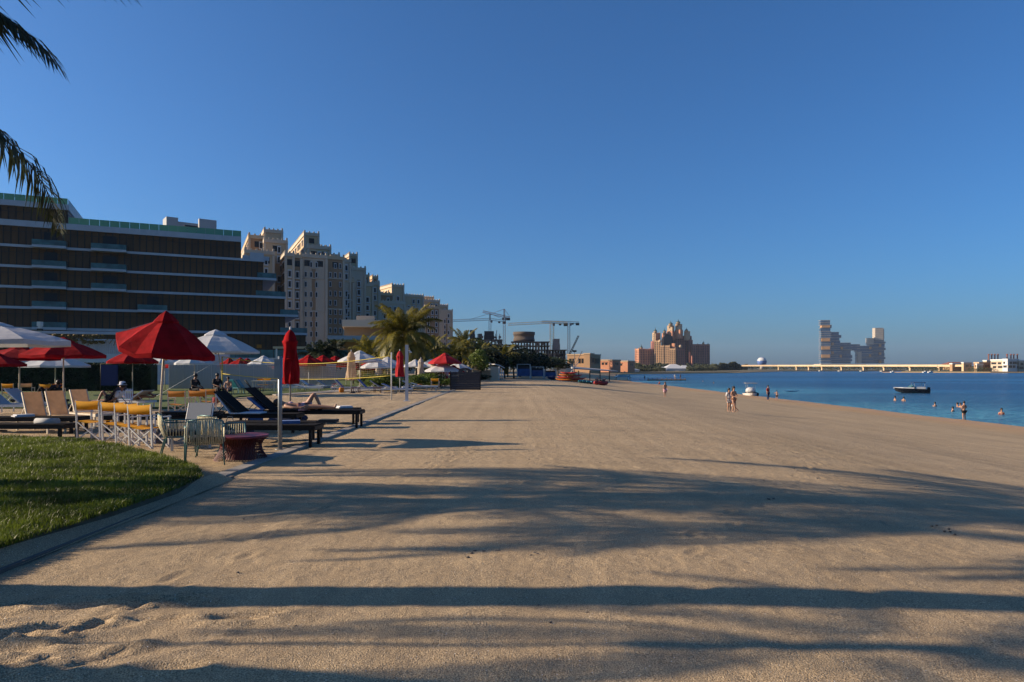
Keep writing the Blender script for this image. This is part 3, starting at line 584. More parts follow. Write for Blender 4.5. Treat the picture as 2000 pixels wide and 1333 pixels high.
# --- sandstone low buildings right of the site
def simple_building(name, label, cat, blocks, xref, d, win=None, ang=18, dep=10, group=None):
    t = thing(name, label, cat, (*XY(xref, d), 0), 0, group)
    for (xL, xC, xR, yt, ex, m) in blocks:
        fr = Frame(xL, xC, xR, yt, d+ex, ang, zbot=-1.5, depth=dep); frame_obj(fr, 'wall', M[m], t)
        b = MB(); fr.bx(b, -.3, fr.lr+.3, -.3, fr.ll+.3, fr.zt, fr.zt+d*.0018); abs_mb_obj(b, 'cornice', M['terra_pale' if 'terra' in m or 'sand' in m else 'white_paint'], t)
        if win: windows_on(t, fr, 'r', win[0], win[1], False, zmin=-1, ww=win[2], wh=win[3], z_off=win[4], surround='sandstone' if 'sand' in m else 'terra_pale'); windows_on(t, fr, 'l', win[0], win[1], False, zmin=-1, ww=win[2], wh=win[3], z_off=win[4], surround='sandstone') if xL < xC-4 else None
    return t
simple_building('sandstone_building', 'sandstone hall with tall square windows, sunlit front, right of the cranes', 'building', [(1108, 1150, 1173, 694, 0, 'sandstone'), (1140, 1152, 1160, 692.5, -3, 'sandstone')], 1150, 380, (5, 4.2, 1.8, 2.6, 2.2), ang=62)
simple_building('terracotta_terrace', 'low terracotta roofed row beyond the sandstone hall', 'building', [(1172, 1196, 1212, 705, 0, 'terra'), (1200, 1226, 1240, 707, 20, 'terra')], 1200, 470, (4, 6, 1.6, 1.6, 1.0), ang=55)

# --- the huge terracotta resort hotel on the headland
res = thing('resort_hotel', 'huge terracotta resort hotel with pointed domes and a central arch on the headland', 'resort hotel', (*XY(1313, 1350), 0)); RD = 1350
def rblk(xL, xC, xR, yt, ex, ang, m, win=True, ybot=None, name='wing', dep=20):
    fr = Frame(xL, xC, xR, yt, RD+ex, ang, zbot=0 if ybot is None else EYE+(HY-ybot)/F*(RD+ex), depth=dep); o = frame_obj(fr, name, M[m], res)
    if win:
        mb = MB(); ms = MB(); fh = 3.4
        for face, L_ in (('r', fr.lr), ('l', fr.ll)):
            n = int(L_/3.6)
            for i in range(n):
                u = (i+.5)*L_/n
                for j in range(int((fr.zt-fr.zb-5)/fh)):
                    z = fr.zt-4.5-j*fh
                    if z < 3: break
                    if face == 'r': fr.bx(mb, u-.8, u+.8, -.25, .1, z-1.1, z+1.1)
                    else: fr.bx(mb, -.25, .1, u-.8, u+.8, z-1.1, z+1.1)
                if i % 3 == 0:
                    if face == 'r': fr.bx(ms, u-2.2, u-1.4, -.9, .1, fr.zb, fr.zt+1.5)
                    else: fr.bx(ms, -.9, .1, u-2.2, u-1.4, fr.zb, fr.zt+1.5)
        if mb.v: setm(abs_mb_obj(mb, 'window_panes', M['glass_dark'], res), kind='stuff')
        if ms.v: abs_mb_obj(ms, 'piers', M[m], res)
    return fr
def rdome(px, ytip, ybase, w, ex=0, m='terra_pale'):
    X, Y = XY(px, RD+ex); k = (RD+ex)/F; zb, zt = EYE+(HY-ybase)*k, EYE+(HY-ytip)*k; h = zt-zb; r = w*k/2
    b = MB(); b.lathe([(r, zb), (r, zb+h*.3), (r*1.2, zb+h*.32), (r*1.2, zb+h*.38)], 10, (X, Y, 0)); o = abs_mb_obj(b, 'turret', M[m], res)
    b = MB(); b.lathe([(r*1.15, zb+h*.39), (r*1.1, zb+h*.46), (r*.8, zb+h*.56), (r*.4, zb+h*.66), (r*.2, zb+h*.74), (r*.16, zb+h*.9), (r*.03, zt)], 10, (X, Y, 0)); abs_mb_obj(b, 'dome', M['dome_green'], res)
rblk(1240, 1248, 1278, 681.5, 0, 22, 'terra'); rblk(1271, 1276, 1290, 667, 20, 35, 'terra_dark'); rblk(1274, 1279.5, 1290, 650, 30, 40, 'terra_pale', name='tower'); rblk(1278, 1290, 1291, 665.5, -5, 62, 'sandstone')
rblk(1289.5, 1308, 1310, 675, -22, 62, 'sandstone'); rblk(1307, 1319, 1321.5, 681, -30, 62, 'sandstone'); rblk(1312, 1317.5, 1320, 671, -20, 55, 'terra', win=False, name='tower')
rblk(1292, 1296, 1322, 656, 25, 18, 'terra_dark'); rblk(1320, 1322, 1337, 682, -20, 12, 'terra_dark'); rblk(1318, 1320, 1351, 656, 20, 16, 'terra_dark'); rblk(1345, 1347, 1353, 664, 18, 14, 'terra_dark')
rblk(1350, 1351.5, 1386.5, 672.5, 10, 10, 'terra_dark')
for xL, xC, xR, y0, y1 in ((1303, 1313, 1317, 636, 658), (1319, 1328.5, 1332.5, 633, 655)):
    fr = rblk(xL, xC, xR, y0, 12, 50, 'terra_pale', win=False, ybot=y1+4, name='tower')
    fr2 = Frame(xL-1, xC, xR+1.3, y0+11, RD+10, 50, zbot=EYE+(HY-y1-6)/F*RD, depth=12); frame_obj(fr2, 'tower', M['terra'], res)
    b = MB(); fr.bx(b, -.5, .1, fr.ll*.42, fr.ll*.62, fr.zt-5.5, fr.zt-2.5); abs_mb_obj(b, 'round_window', M['dark'], res)
rblk(1336, 1341, 1348, 647, 15, 40, 'terra_pale', win=False, name='tower', ybot=665); rblk(1293, 1298, 1303, 651, 14, 40, 'terra', win=False, name='tower', ybot=668)
for a in ((1252.5,672.7,684,5.5), (1280,640,652,6), (1297.8,640.4,653,5.5), (1310,626.8,637.5,7.5), (1324.6,623.8,634.5,7.5), (1340.8,640.4,649,6), (1373.7,666,674,4), (1382.8,670,675,3), (1247.5,679,683,3), (1316.5,668,673,3.5)): rdome(*a, ex=14)
X, Y = XY(1305, RD+2); b = MB()      # dark central arch between the two towers
arch = [(-9, 0), (9, 0), (9, 12)]+[(9*math.cos(t), 12+9*math.sin(t)) for t in (R(20), R(45), R(70), R(90), R(110), R(135), R(160))]+[(-9, 12)]
zb = EYE+(HY-674)/F*RD; n = len(arch); vs = [(X+x, Y-1, zb+z) for x, z in arch]+[(X+x, Y+14, zb+z) for x, z in arch]
b.add(vs, [tuple(range(n)), tuple(range(2*n-1, n-1, -1))]+[(i, n+i, n+(i+1) % n, (i+1) % n) for i in range(n)]); abs_mb_obj(b, 'arch', M['glass_dark'], res)
b = MB(); 
for x, y in ((1329, 678), (1289, 668)): b.ball((*XY(x, RD-26), EYE+(HY-y)/F*RD), 3.2, 8, 6)
abs_mb_obj(b, 'sculpture', M['terra_pale'], res)
# marquee tents in front
mq = thing('marquee', 'wide white marquee roof below the terracotta resort hotel', 'marquee', (*XY(1322, 640), 0)); k = 640/F
b = MB()
def tent(mb, xa, xb, yt, yb, d, dep):
    x0, Y = XY(xa, d); x1, _ = XY(xb, d); zt, zb = EYE+(HY-yt)*d/F, EYE+(HY-yb)*d/F; xm = (x0+x1)/2; w_ = (x1-x0)/2
    vs = [(x0, Y, zb), (x1, Y, zb), (x1, Y+dep, zb), (x0, Y+dep, zb), (xm-w_*.25, Y+dep/2, zt), (xm+w_*.25, Y+dep/2, zt), (x0+1, Y+.5, zb-2.4), (x1-1, Y+.5, zb-2.4), (x1-1, Y+dep-.5, zb-2.4), (x0+1, Y+dep-.5, zb-2.4)]
    mb.add(vs, ((0,1,5,4), (1,2,5), (2,3,4,5), (3,0,4), (6,7,1,0), (7,8,2,1), (8,9,3,2), (9,6,0,3)))
tent(b, 1300, 1342, 711.5, 720, 640, 24); tent(b, 1328, 1356, 714, 721, 655, 24); tent(b, 1290, 1304, 717, 721.5, 636, 12); abs_mb_obj(b, 'roof', M['white_paint'], mq)
mq2 = thing('marquee', 'small flat white marquee on the sand left of the wide one', 'marquee', (*XY(1240, 520), 0)); b = MB(); tent(b, 1228, 1250, 720, 722.5, 520, 10); abs_mb_obj(b, 'roof', M['white_paint'], mq2)

# --- the twin stacked-slab hotel joined by a sky bridge, far right
ry = thing('stacked_hotel', 'far glass hotel of stacked boxes, two towers joined by a high sky bridge', 'hotel tower', (*XY(1665, 2680), 0)); YD = 2680
def yb_(xa, xb, y0, y1, ex=0, dep=40, m='royal_blue', nm='glass_block', floors=True, lit=False):
    x0, Y = XY(xa, YD+ex); x1, _ = XY(xb, YD+ex); k = (YD+ex)/F; z0, z1 = EYE+(HY-y1)*k, EYE+(HY-y0)*k; c = ((x0+x1)/2, Y+dep/2)
    b = MB(); b.box((*c, (z0+z1)/2), (x1-x0, dep, z1-z0-.02), R(-9)); abs_mb_obj(b, nm, M[m], ry)
    if floors:
        n = max(1, int((z1-z0)/7.6)); 
        for j in range(n+1): 
            b = MB(); b.box((*c, z0+(z1-z0)*j/n), (x1-x0+1.6, dep+2, 1.15), R(-9)); abs_mb_obj(b, 'floor_slab', M['royal_slab'], ry)
for i, (y0, y1, sh) in enumerate(((626,635,-.8),(635,641,1),(641,648,-.4),(648,660,.4),(660,668,-.5),(668,676,.3),(676,684,-.6),(684,692,.3),(692,700,-.5),(700,710,.2))):
    yb_(1605+sh*1.2, 1623+sh*1.6, y0, y1, -10, 24); 
    if i in (1, 4, 6, 8): yb_(1606, 1621.5, y0+1, y1-1, -14, 20, 'royal_orange', 'balcony_block', False)
for y0, y1, xr in ((649,655,1639.5),(655,660,1644),(660,666,1640.5),(666,672,1642)): yb_(1623, xr, y0, y1, 0)
for y0, y1, xa, xr in ((688,692,1622,1645),(678,683,1638,1664.5),(702,706,1640,1665),(692,696,1677,1706),(700,704,1680,1706),(680,684,1702,1730),(698,702,1702,1729.5),(668,671,1703,1730)): yb_(xa, xr, y0, y1, -3, 30)
yb_(1624, 1641, 672, 710, 0); yb_(1641, 1662.5, 670, 694, 4); yb_(1641, 1665.5, 694, 700, 4); yb_(1641, 1662.5, 700, 710, 4)
yb_(1662.5, 1680, 673, 684.5, 8, 26, nm='sky_bridge'); yb_(1677, 1704, 676, 687, 2); yb_(1679, 1704, 687, 710, 2); yb_(1676.5, 1683, 688, 710, -4, 14, 'royal_slab', 'balcony_block')
yb_(1696.5, 1707, 661, 673, -4, 24, 'royal_slab'); yb_(1704, 1727.5, 662, 710, 4); yb_(1702, 1728.6, 672, 678, 2); yb_(1703, 1728.4, 690, 696, 2)
yb_(1711, 1726, 641, 664, -2, 30, 'royal_slab'); yb_(1722, 1728, 643, 662, 6, 34)
for x, y in ((1627, 672), (1627, 689), (1643, 696), (1700, 695), (1720, 675), (1720, 691), (1720, 707), (1645, 680), (1701, 680)): yb_(x-1.8, x+1.8, y-2.5, y+2.5, -8, 10, 'royal_orange', 'balcony_block', False)
b = MB(); x0, Y = XY(1600, 1500); b.box((*XY(1640, 2600), EYE+7*2600/F), (170, 60, 6)); abs_mb_obj(b, 'podium', M['royal_slab'], ry)
# --- blue and white sphere
sp = thing('globe_building', 'blue and white globe standing above the far trees', 'globe', (*XY(1488, 1050), 0)); r = 9*1050/F; b = MB(); b.ball((0, 0, EYE+13*1050/F), r, 20, 14); b.obj('globe', M['sphere_blue'], sp)
b = MB(); zc = EYE+13*1050/F; b.lathe([(r*1.0, 1.5), (r*.96, r*.32), (r*.8, r*.62), (r*.55, r*.86), (.05, r*1.03)], 20, (0, 0, zc)); b.obj('cap', M['white_paint'], sp)
b = MB(); b.lathe([(r*.5, 0), (r*.35, zc-r*.9)], 12); b.obj('plinth', M['concrete'], sp)
# --- monorail bridge
br = thing('monorail_bridge', 'long pale concrete bridge on slim piers across the water', 'bridge', (*XY(1450, 1000), 0))
bp = [(1450, 1000), (1521, 960), (1556, 930), (1580, 905), (1606, 880), (1644, 850), (1687, 810), (1727, 780), (1778, 740), (1835, 700), (1885, 672)]
zc = lambda d: EYE+(HY-714.6)/F*d
for i in range(len(bp)-1):
    b = MB(); p, q = XY(*bp[i]), XY(*bp[i+1]); b.beam((*p, zc(bp[i][1])), (*q, zc(bp[i+1][1])), 5, 2.1); abs_mb_obj(b, 'deck', M['cream_wall'], br)
for px_, d in bp[1:-1]:
    b = MB(); X, Y = XY(px_, d); b.box((X, Y, (zc(d)-1-2.2)/2), (1.5, 2.6, zc(d)+1.1)); b.box((X, Y, zc(d)-1.6), (3, 3.4, 1)); o = abs_mb_obj(b, 'pier', M['cream_wall'], br)
    b = MB(); b.prism([(X-4, Y-2.5), (X+4, Y-2.5), (X+4, Y+2.5), (X-4, Y+2.5)], -2.6, -.9); abs_mb_obj(b, 'pier_cap', M['concrete'], br)
# --- villas at the right edge
simple_building('shore_villa', 'large white modern villa with dark glazing at the right edge of the far shore', 'villa', [(1935, 1960, 1990, 704.5, 0, 'pale_wall'), (1936, 1937, 1960, 705, 14, 'sandstone'), (1985, 1990, 2060, 706, 6, 'pale_wall'), (1958, 1968, 1986, 703.5, -4, 'white_paint')], 1965, 620, (3.4, 3.4, 2.6, 1.8, 1.6), ang=20)
simple_building('shore_villa', 'cream clustered villa left of the large white one on the far shore', 'villa', [(1902, 1912, 1934, 710, 0, 'sandstone'), (1920, 1927, 1940, 706, 12, 'cream_wall'), (1906, 1908, 1920, 713, -10, 'pale_wall')], 1918, 640, (3.6, 4, 1.4, 1.6, 1.6), ang=20)
simple_building('shore_villa', 'square cream villa with small windows right of the last bridge pier', 'villa', [(1878, 1882, 1898, 710, 0, 'cream_wall'), (1855, 1860, 1878, 712, 20, 'tan_wall')], 1880, 660, (3.6, 4, 1.2, 1.4, 1.6), ang=14)
rf = thing('pavilion', 'long low pavilion with a dull red roof behind the bridge end', 'pavilion', (*XY(1875, 760), 0)); x0, Y = XY(1855, 760); x1, _ = XY(1898, 760)
b = MB(); b.prism([(x0, Y), (x1, Y), (x1, Y+12), (x0, Y+12)], 0, EYE+(HY-712)/F*760); abs_mb_obj(b, 'wall', M['tan_wall'], rf); b = MB(); z = EYE+(HY-712)/F*760
b.add([(x0-2, Y-2, z), (x1+2, Y-2, z), (x1+2, Y+14, z), (x0-2, Y+14, z), (x0+3, Y+6, z+2.6), (x1-3, Y+6, z+2.6)], ((0,1,5,4), (1,2,5), (2,3,4,5), (3,0,4), (3,2,1,0))); abs_mb_obj(b, 'roof', M['roof_red'], rf)
ch = []
for i, px_ in enumerate((1931, 1937, 1943, 1949, 1967, 1974.5, 1980, 1987)):
    t = thing('chimney_stack', f'slim dark red column, {["first","second","third","fourth","fifth","sixth","seventh","last"][i]} from left above the villas', 'column', (*XY(px_, 800), 0), 0, 'thin columns above the far villas')
    b = MB(); z = EYE+(HY-694)/F*800; b.tube([(0,0,0), (0,0,z-2), (0,0,z)], [.75, .65, .65], 8); b.obj('shaft', M['roof_red'], t); b = MB(); b.lathe([(1.1, z), (1.1, z+.6), (.5, z+1.4)], 8); b.obj('cap', M['roof_red'], t)

# ------------------------------------------------------------ vegetation
def frond_mesh(name, L_, droop, nleaf, m, leafl=.55, wd=.028, up=.5, seed=0, hang=1.0):
    r_ = random.Random(seed); b = MB(); pts = []; n = 12
    for i in range(n+1):
        t = i/n; a = up-droop*t**1.3; 
        pts.append(Vector((0, 0, 0)) if i == 0 else pts[-1]+Vector((math.cos(a), 0, math.sin(a)))*L_/n)
    b.tube(pts, [.030*(1-.85*i/n) for i in range(n+1)], 4)
    for i in range(nleaf):
        t = .12+.88*i/(nleaf-1); f = t*n; k = min(int(f), n-1); p = pts[k].lerp(pts[k+1], f-k); d = (pts[k+1]-pts[k]).normalized()
        ll = leafl*(math.sin(math.pi*min(1, t*.85+.14))**.55)*(.8+.4*r_.random())
        for s in (-1, 1):
            sw = .35+.5*t+r_.uniform(-.12, .12); dn = (.25+.75*r_.random()*.9+.35*(1-t))*hang
            side = Vector((0, s, 0)); o = (d*sw+side*(1-.35*sw)+Vector((0, 0, .18))).normalized()
            q1 = p+o*ll*.5+Vector((0, 0, -dn*ll*.18)); q2 = q1+(o*.6+Vector((0, 0, -dn*1.1))).normalized()*ll*.5
            wv = d*wd
            b.add([p-wv*.5, p+wv*.5, q1+wv*.9, q1-wv*.9, q2], [(0,1,2,3), (3,2,4)])
    return b.mesh(name, m)
def palm_set(tag_, L_, m, nleaf, leafl, wd, hang=1.0):
    return [frond_mesh('frond_'+tag_, L_, .7, nleaf, m, leafl, wd, 1.15, 1, hang), frond_mesh('frond_'+tag_, L_, 1.3, nleaf, m, leafl, wd, .95, 2, hang), frond_mesh('frond_'+tag_, L_*1.02, 1.7, nleaf, m, leafl, wd, .6, 3, hang),
            frond_mesh('frond_'+tag_, L_*.95, 1.7, nleaf, m, leafl, wd, .1, 4, hang), frond_mesh('frond_'+tag_, L_*.85, 1.4, nleaf, m, leafl, wd, -.5, 5, hang)]
def palm(name, label, x, y, h, r0, ms, nf, seed, lean=(0, 0), group=None, z0=None, scale=1.0, skip_az=0, skip_above=9):
    rr = random.Random(seed); t = thing(name, label, 'palm tree', (x, y, gz(x, y) if z0 is None else z0), 0, group)
    b = MB(); pts = []; rs = []; n = max(14, int(h*5))
    for i in range(n+1):
        f = i/n; pts.append((lean[0]*f*f, lean[1]*f*f, -.1+(h+.1)*f)); rs.append(r0*(1.35-.6*min(1, f*3)+.12*(1-f))*(1.0+(.07 if i % 2 else -.03)))
    b.tube(pts, rs, 10); b.obj('trunk', M['bark'], t); top = Vector(pts[-1])
    for i in range(nf):
        f = (i+.5)/nf; v = min(4, int(f*5)); az = i*2.39996+rr.uniform(-.15, .15)
        if skip_az and abs((az+math.pi) % (2*math.pi)-math.pi) < skip_az and v > skip_above: continue
        o = link('frond', ms[v], t, top+Vector((0, 0, .12-.3*f)), (rr.uniform(-.35, .35), -rr.uniform(-.12, .12), az)); s_ = scale*rr.uniform(.88, 1.08); o.scale = (s_,)*3
    b = MB()
    for k in range(14): a = k*2.4; b.tube([top+Vector((math.cos(a)*r0*.5, math.sin(a)*r0*.5, -.5)), top+Vector((math.cos(a)*r0*1.5, math.sin(a)*r0*1.5, .25))], [.05, .03], 4)
    b.obj('crown_shaft', M['bark'], t); return t
near_set = palm_set('near', 4.5, M['palm_leaf_dark'], 84, 1.0, .028, 1.5); low_set = palm_set('low', 4.0, M['palm_leaf_dark'], 80, .62, .024)
# palms just left of and behind the viewer: their crowns reach into the frame, their shadows cross the sand
palm('palm_tree', 'tall palm just outside the left edge whose trunk shadow crosses the whole foreground', -8.2, 4.79, 7.8, .245, near_set, 30, 5)
pt_ = palm('palm_tree', 'palm outside the left edge whose frond tips hang into the upper left sky', -9.6, 8.7, 5.3, .11, near_set, 22, 9, skip_az=1.15, skip_above=-1)
for v_, pt2, sc2, az2, dz in ((2, .22, .95, 0.0, .12), (2, .28, .90, -.05, .12), (2, .42, .80, .02, -1.42), (2, .46, .74, -.07, -1.47), (2, .50, 1.16, .10, .12)):
    o = link('frond', near_set[v_], pt_, (0, 0, 5.3+dz), (0, -pt2, az2)); o.scale = (sc2,)*3
palm('palm_tree', 'low palm outside the left edge with its crown shadow falling mid beach', -12.6, 8.9, 4.4, .09, low_set, 22, 13, lean=(0, -.7), scale=.84)
palm('palm_tree', 'small unseen palm added outside the left edge to shade the nearest sand', -9.6, 3.95, 4.3, .03, low_set, 13, 31, scale=.40)  # unseen palm added for a soft frond shadow, trunk thinned to cast little
mid_set = palm_set('mid', 3.9, M['palm_leaf'], 74, .95, .034)
palm('palm_tree', 'big golden green palm standing by the thin white post before the apartments', *XY(792, 66), 4.7, .17, mid_set, 58, 11, z0=0, scale=1.06)
midd = palm_set('mid2', 3.2, M['palm_leaf'], 44, .85, .05)
for i, (px_, d, h, lb) in enumerate(((838, 84, 3.2, 'yellowing palm low behind the big palm, over the white parasols'), (905, 98, 5.0, 'dark palm left of the unfinished building, above the tree belt'), (880, 90, 3.0, 'palm behind the open bright red parasol'), (935, 100, 3.2, 'squat palm above the white booth'), (725, 74, 2.6, 'low leaning palm left of the big palm trunk'), (985, 112, 3.2, 'palm at the tree belt under the left crane mast'))):
    palm('palm_tree', lb, *XY(px_, d), h, .14, midd, 26, 20+i, z0=0)
far_set = palm_set('far', 2.6, M['leaf_dark'], 26, .8, .07)
for i, (px_, d, h) in enumerate(((626, 88, 5.0), (640, 90, 4.6), (650, 88, 5.2), (611, 90, 4.4))):
    palm('palm_tree', ['palm behind the pool canopy, second of the four by the stepped tower', 'palm behind the pool canopy, third of the four by the stepped tower', 'palm behind the pool canopy, nearest the beige villa', 'palm behind the pool canopy, nearest the hotel end'][i], *XY(px_, d), h-1.6, .12, far_set, 20, 40+i, z0=0)
def crown_mesh(name, rx, ry, rz, n, leaf, m, seed, lobes=9):
    g = np.random.default_rng(seed); L_ = []
    for k in range(lobes):
        a = g.random()*6.28; q = g.random()**.5*.62; L_.append((math.cos(a)*q*rx, math.sin(a)*q*ry, (g.random()*1.0-.45)*rz, .36+g.random()*.25))
    vs = []; fs = []
    for i in range(n):
        c = L_[g.integers(lobes)]; v = g.normal(size=3); v /= np.linalg.norm(v); rr = c[3]*(.72+.36*g.random())
        p = Vector((c[0]+v[0]*rr*rx, c[1]+v[1]*rr*ry, c[2]+v[2]*rr*rz)); nn = Vector(g.normal(size=3)).normalized(); u = nn.orthogonal().normalized(); w_ = nn.cross(u); s_ = leaf*(.6+.8*g.random())
        k = len(vs); vs += [p-u*s_, p-w_*s_*.45, p+u*s_, p+w_*s_*.45]; fs.append((k, k+1, k+2, k+3))
    b = MB(); b.add(vs, fs); return b.mesh(name, m)
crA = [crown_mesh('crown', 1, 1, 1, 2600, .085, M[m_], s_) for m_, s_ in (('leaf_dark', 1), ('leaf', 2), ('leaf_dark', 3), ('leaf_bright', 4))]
def tree(label, px, d, w_, h, v, seed=0, cat='tree', group='broadleaf trees of the belt', trunk=True, name='broadleaf_tree', z0=0.0):
    X, Y = XY(px, d); t = thing(name, label, cat, (X, Y, z0), seed, group); hc = h*(.62 if trunk else .5); rz_ = h*(.40 if trunk else .52)
    c = link('crown', crA[v], t, (0, 0, hc)); c.scale = (w_/2, w_/2*.9, rz_)
    if trunk:
        b = MB(); b.tube([(0,0,-.1), (.1,.05,hc*.5), (.05,0,hc)], [.16, .12, .07], 7); b.tube([(.1,.05,hc*.5), (w_*.2, 0, hc*1.05)], [.08, .03], 5); b.tube([(.1,.05,hc*.45), (-w_*.2, .2, hc*1.05)], [.08, .03], 5); b.obj('trunk', M['bark'], t)
    return t
TR = [(853,96,4.5,3.6,1,'low bushy tree behind the white parasols left of the red one'), (872,104,6,5.2,1,'green tree over the open bright red parasol'), (893,104,6,5.6,0,'dark tree right behind the dark notice board'), (915,108,6.5,5.8,0,'dark tree above the white booth roof'),
      (938,94,3.6,4.2,3,'small round bright green clipped tree before the white wall'), (945,115,7,6.6,1,'tall green tree under the grey crane'), (968,118,7,6.0,0,'dark tree beside the white pergola'), (992,126,8,6.0,2,'spreading dark tree left of the blue trailers'),
      (1016,132,8,5.6,0,'dark tree behind the left blue trailer'), (1042,140,8,5.0,2,'dark tree behind the middle blue trailer'), (1065,150,8,4.6,0,'dark tree behind the right blue trailer'), (1090,160,8,4.2,1,'rightmost tree of the belt, beside the white tent'),
      (756,80,5,4.6,0,'dark round tree low behind the beige closed parasols'), (740,84,5,4.2,2,'dark round tree left of the big palm'), (812,86,6,4.6,0,'dark tree right of the big palm trunk'), (832,92,6,5.0,1,'olive green tree right of the big palm'), (960,108,6,5.2,2,'shadowed tree behind the pergola arcs'), (1004,112,5,4.4,2,'low dark tree right of the pergola')]
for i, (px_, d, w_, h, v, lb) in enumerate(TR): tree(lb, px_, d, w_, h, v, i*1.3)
for i, (px_, d, w_, h, lb) in enumerate(((748,48,2.6,1.1,'bright green beach shrub left of the closed red parasol'), (765,50,2.0,.9,'small beach shrub left of the thin white pole'), (812,52,2.4,1.1,'bright green shrub right of the tall white post'), (832,54,2.6,1.2,'bright green shrub before the pale closed parasol'), (866,56,2.4,.8,'low shrub beside the dark notice board'), (850,58,2.4,1.2,'shrub behind the yellow chair by the notice board'), (720,58,2.6,1.0,'shrub behind the blue cushioned loungers'), (930,84,4,1.1,'low dark hedge bush before the white wall'), (738,53,2.5,1.2,'leftmost bright shrub between the loungers'))):
    tree(lb, px_, d, w_, h, 3 if i != 7 else 0, i*.9, 'shrub', 'beach shrubs', False, 'shrub')
# clipped hedge
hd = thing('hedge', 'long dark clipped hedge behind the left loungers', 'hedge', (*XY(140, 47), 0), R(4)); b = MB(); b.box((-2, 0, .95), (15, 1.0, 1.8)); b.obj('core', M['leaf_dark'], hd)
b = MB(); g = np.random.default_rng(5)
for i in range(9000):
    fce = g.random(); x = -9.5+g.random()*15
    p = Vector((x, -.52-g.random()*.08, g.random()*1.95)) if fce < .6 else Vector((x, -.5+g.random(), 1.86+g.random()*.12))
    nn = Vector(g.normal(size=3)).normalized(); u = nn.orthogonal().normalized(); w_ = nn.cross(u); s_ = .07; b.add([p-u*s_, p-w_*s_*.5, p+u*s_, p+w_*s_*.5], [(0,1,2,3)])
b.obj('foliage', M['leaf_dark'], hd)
mm('blank_blue', (.02,.03,.12), .8, .1, 3)
bs = thing('blue_screen', 'dark blue fabric screen standing before the hedge', 'screen', (*XY(214, 45), 0)); b = MB(); b.box((0, 0, 1.15), (1.1, .06, 1.35)); b.obj('fabric', M['blank_blue'], bs); b = MB(); b.tube([(-.58,0,0),(-.58,0,1.9),(.58,0,1.9),(.58,0,0)], .03, 6); b.obj('frame', M['black_frame'], bs)
# far-off woods on the headland and shores
def woods(name, label, segs, n, seed):
    g = np.random.default_rng(seed); vs = []; fs = []
    for (xa, da, xb, db, h, thick, zb) in segs:
        for i in range(n):
            t = g.random(); px_ = xa+(xb-xa)*t; d = da+(db-da)*t+g.random()*thick; X, Y = XY(px_, d)
            hh = h*(.55+.45*vnoise(np.array([px_*1.0]), np.array([0.0]), 7, seed)[0]+.15*g.random()) ; z = zb+hh*g.random()**.6
            nn = Vector(g.normal(size=3)).normalized(); u = nn.orthogonal().normalized(); w_ = nn.cross(u); s_ = h*.10*(.5+g.random()); p = Vector((X, Y, z))
            k = len(vs); vs += [p-u*s_, p-w_*s_*.6, p+u*s_, p+w_*s_*.6]; fs.append((k, k+1, k+2, k+3))
    b = MB(); b.add(vs, fs); return setm(b.obj(name, M['far_green']), label, 'woods', kind='stuff')
woods('headland_woods', 'belt of green trees along the headland below the terracotta resort', [(1165, 480, 1235, 560, 6.5, 60, -1), (1225, 600, 1400, 800, 8.0, 60, -1), (1340, 620, 1400, 700, 4.5, 40, -1), (1235, 520, 1300, 560, 3.5, 30, -1)], 6500, 3)
woods('far_woods', 'far dark tree belt under the pale bridge', [(1390, 820, 1460, 1060, 9.5, 50, -1), (1440, 1060, 1700, 1100, 7.0, 60, -1), (1690, 1100, 1910, 1100, 7.0, 60, -1), (1405, 880, 1445, 900, 11, 20, -1)], 7000, 4)
woods('villa_trees', 'small trees and palms round the far villas', [(1890, 620, 1960, 625, 3.6, 10, -1.2), (1780, 700, 1870, 680, 4.2, 20, -1.2)], 900, 6)

# ------------------------------------------------------------ parasols
def canopy_mb(Rr, rise, n=8, sag=.06, lift=None, valance=.0, segs=5):
    b = MB(); vs = [(0, 0, rise)]; m_ = n*2
    for j in range(1, segs+1):
        f = j/segs
        for k in range(m_):
            a = math.pi*2*k/m_; rib = k % 2 == 0; rr = Rr*f*(1 if rib else .935); z = rise*(1-f)**1.0+rise*.10*math.sin(math.pi*f)-(0 if rib else sag*f*(1-.3*f))
            if lift: z += lift(a, f)
            vs.append((rr*math.cos(a), rr*math.sin(a), z))
    fs = [(0, 1+k, 1+(k+1) % m_) for k in range(m_)]
    for j in range(segs-1):
        for k in range(m_): a0 = 1+j*m_; fs.append((a0+k, a0+m_+k, a0+m_+(k+1) % m_, a0+(k+1) % m_))
    b.add(vs, fs, False)
    if valance:
        a0 = 1+(segs-1)*m_; v2 = [(vs[a0+k][0]*1.0, vs[a0+k][1]*1.0, vs[a0+k][2]-valance*(1 if k % 2 == 0 else .8)) for k in range(m_)]; s0 = len(b.v); b.add(v2, [])
        for k in range(m_): b.f.append((a0+k, s0+k, s0+(k+1) % m_, a0+(k+1) % m_)); b.sm.append(False)
    return b
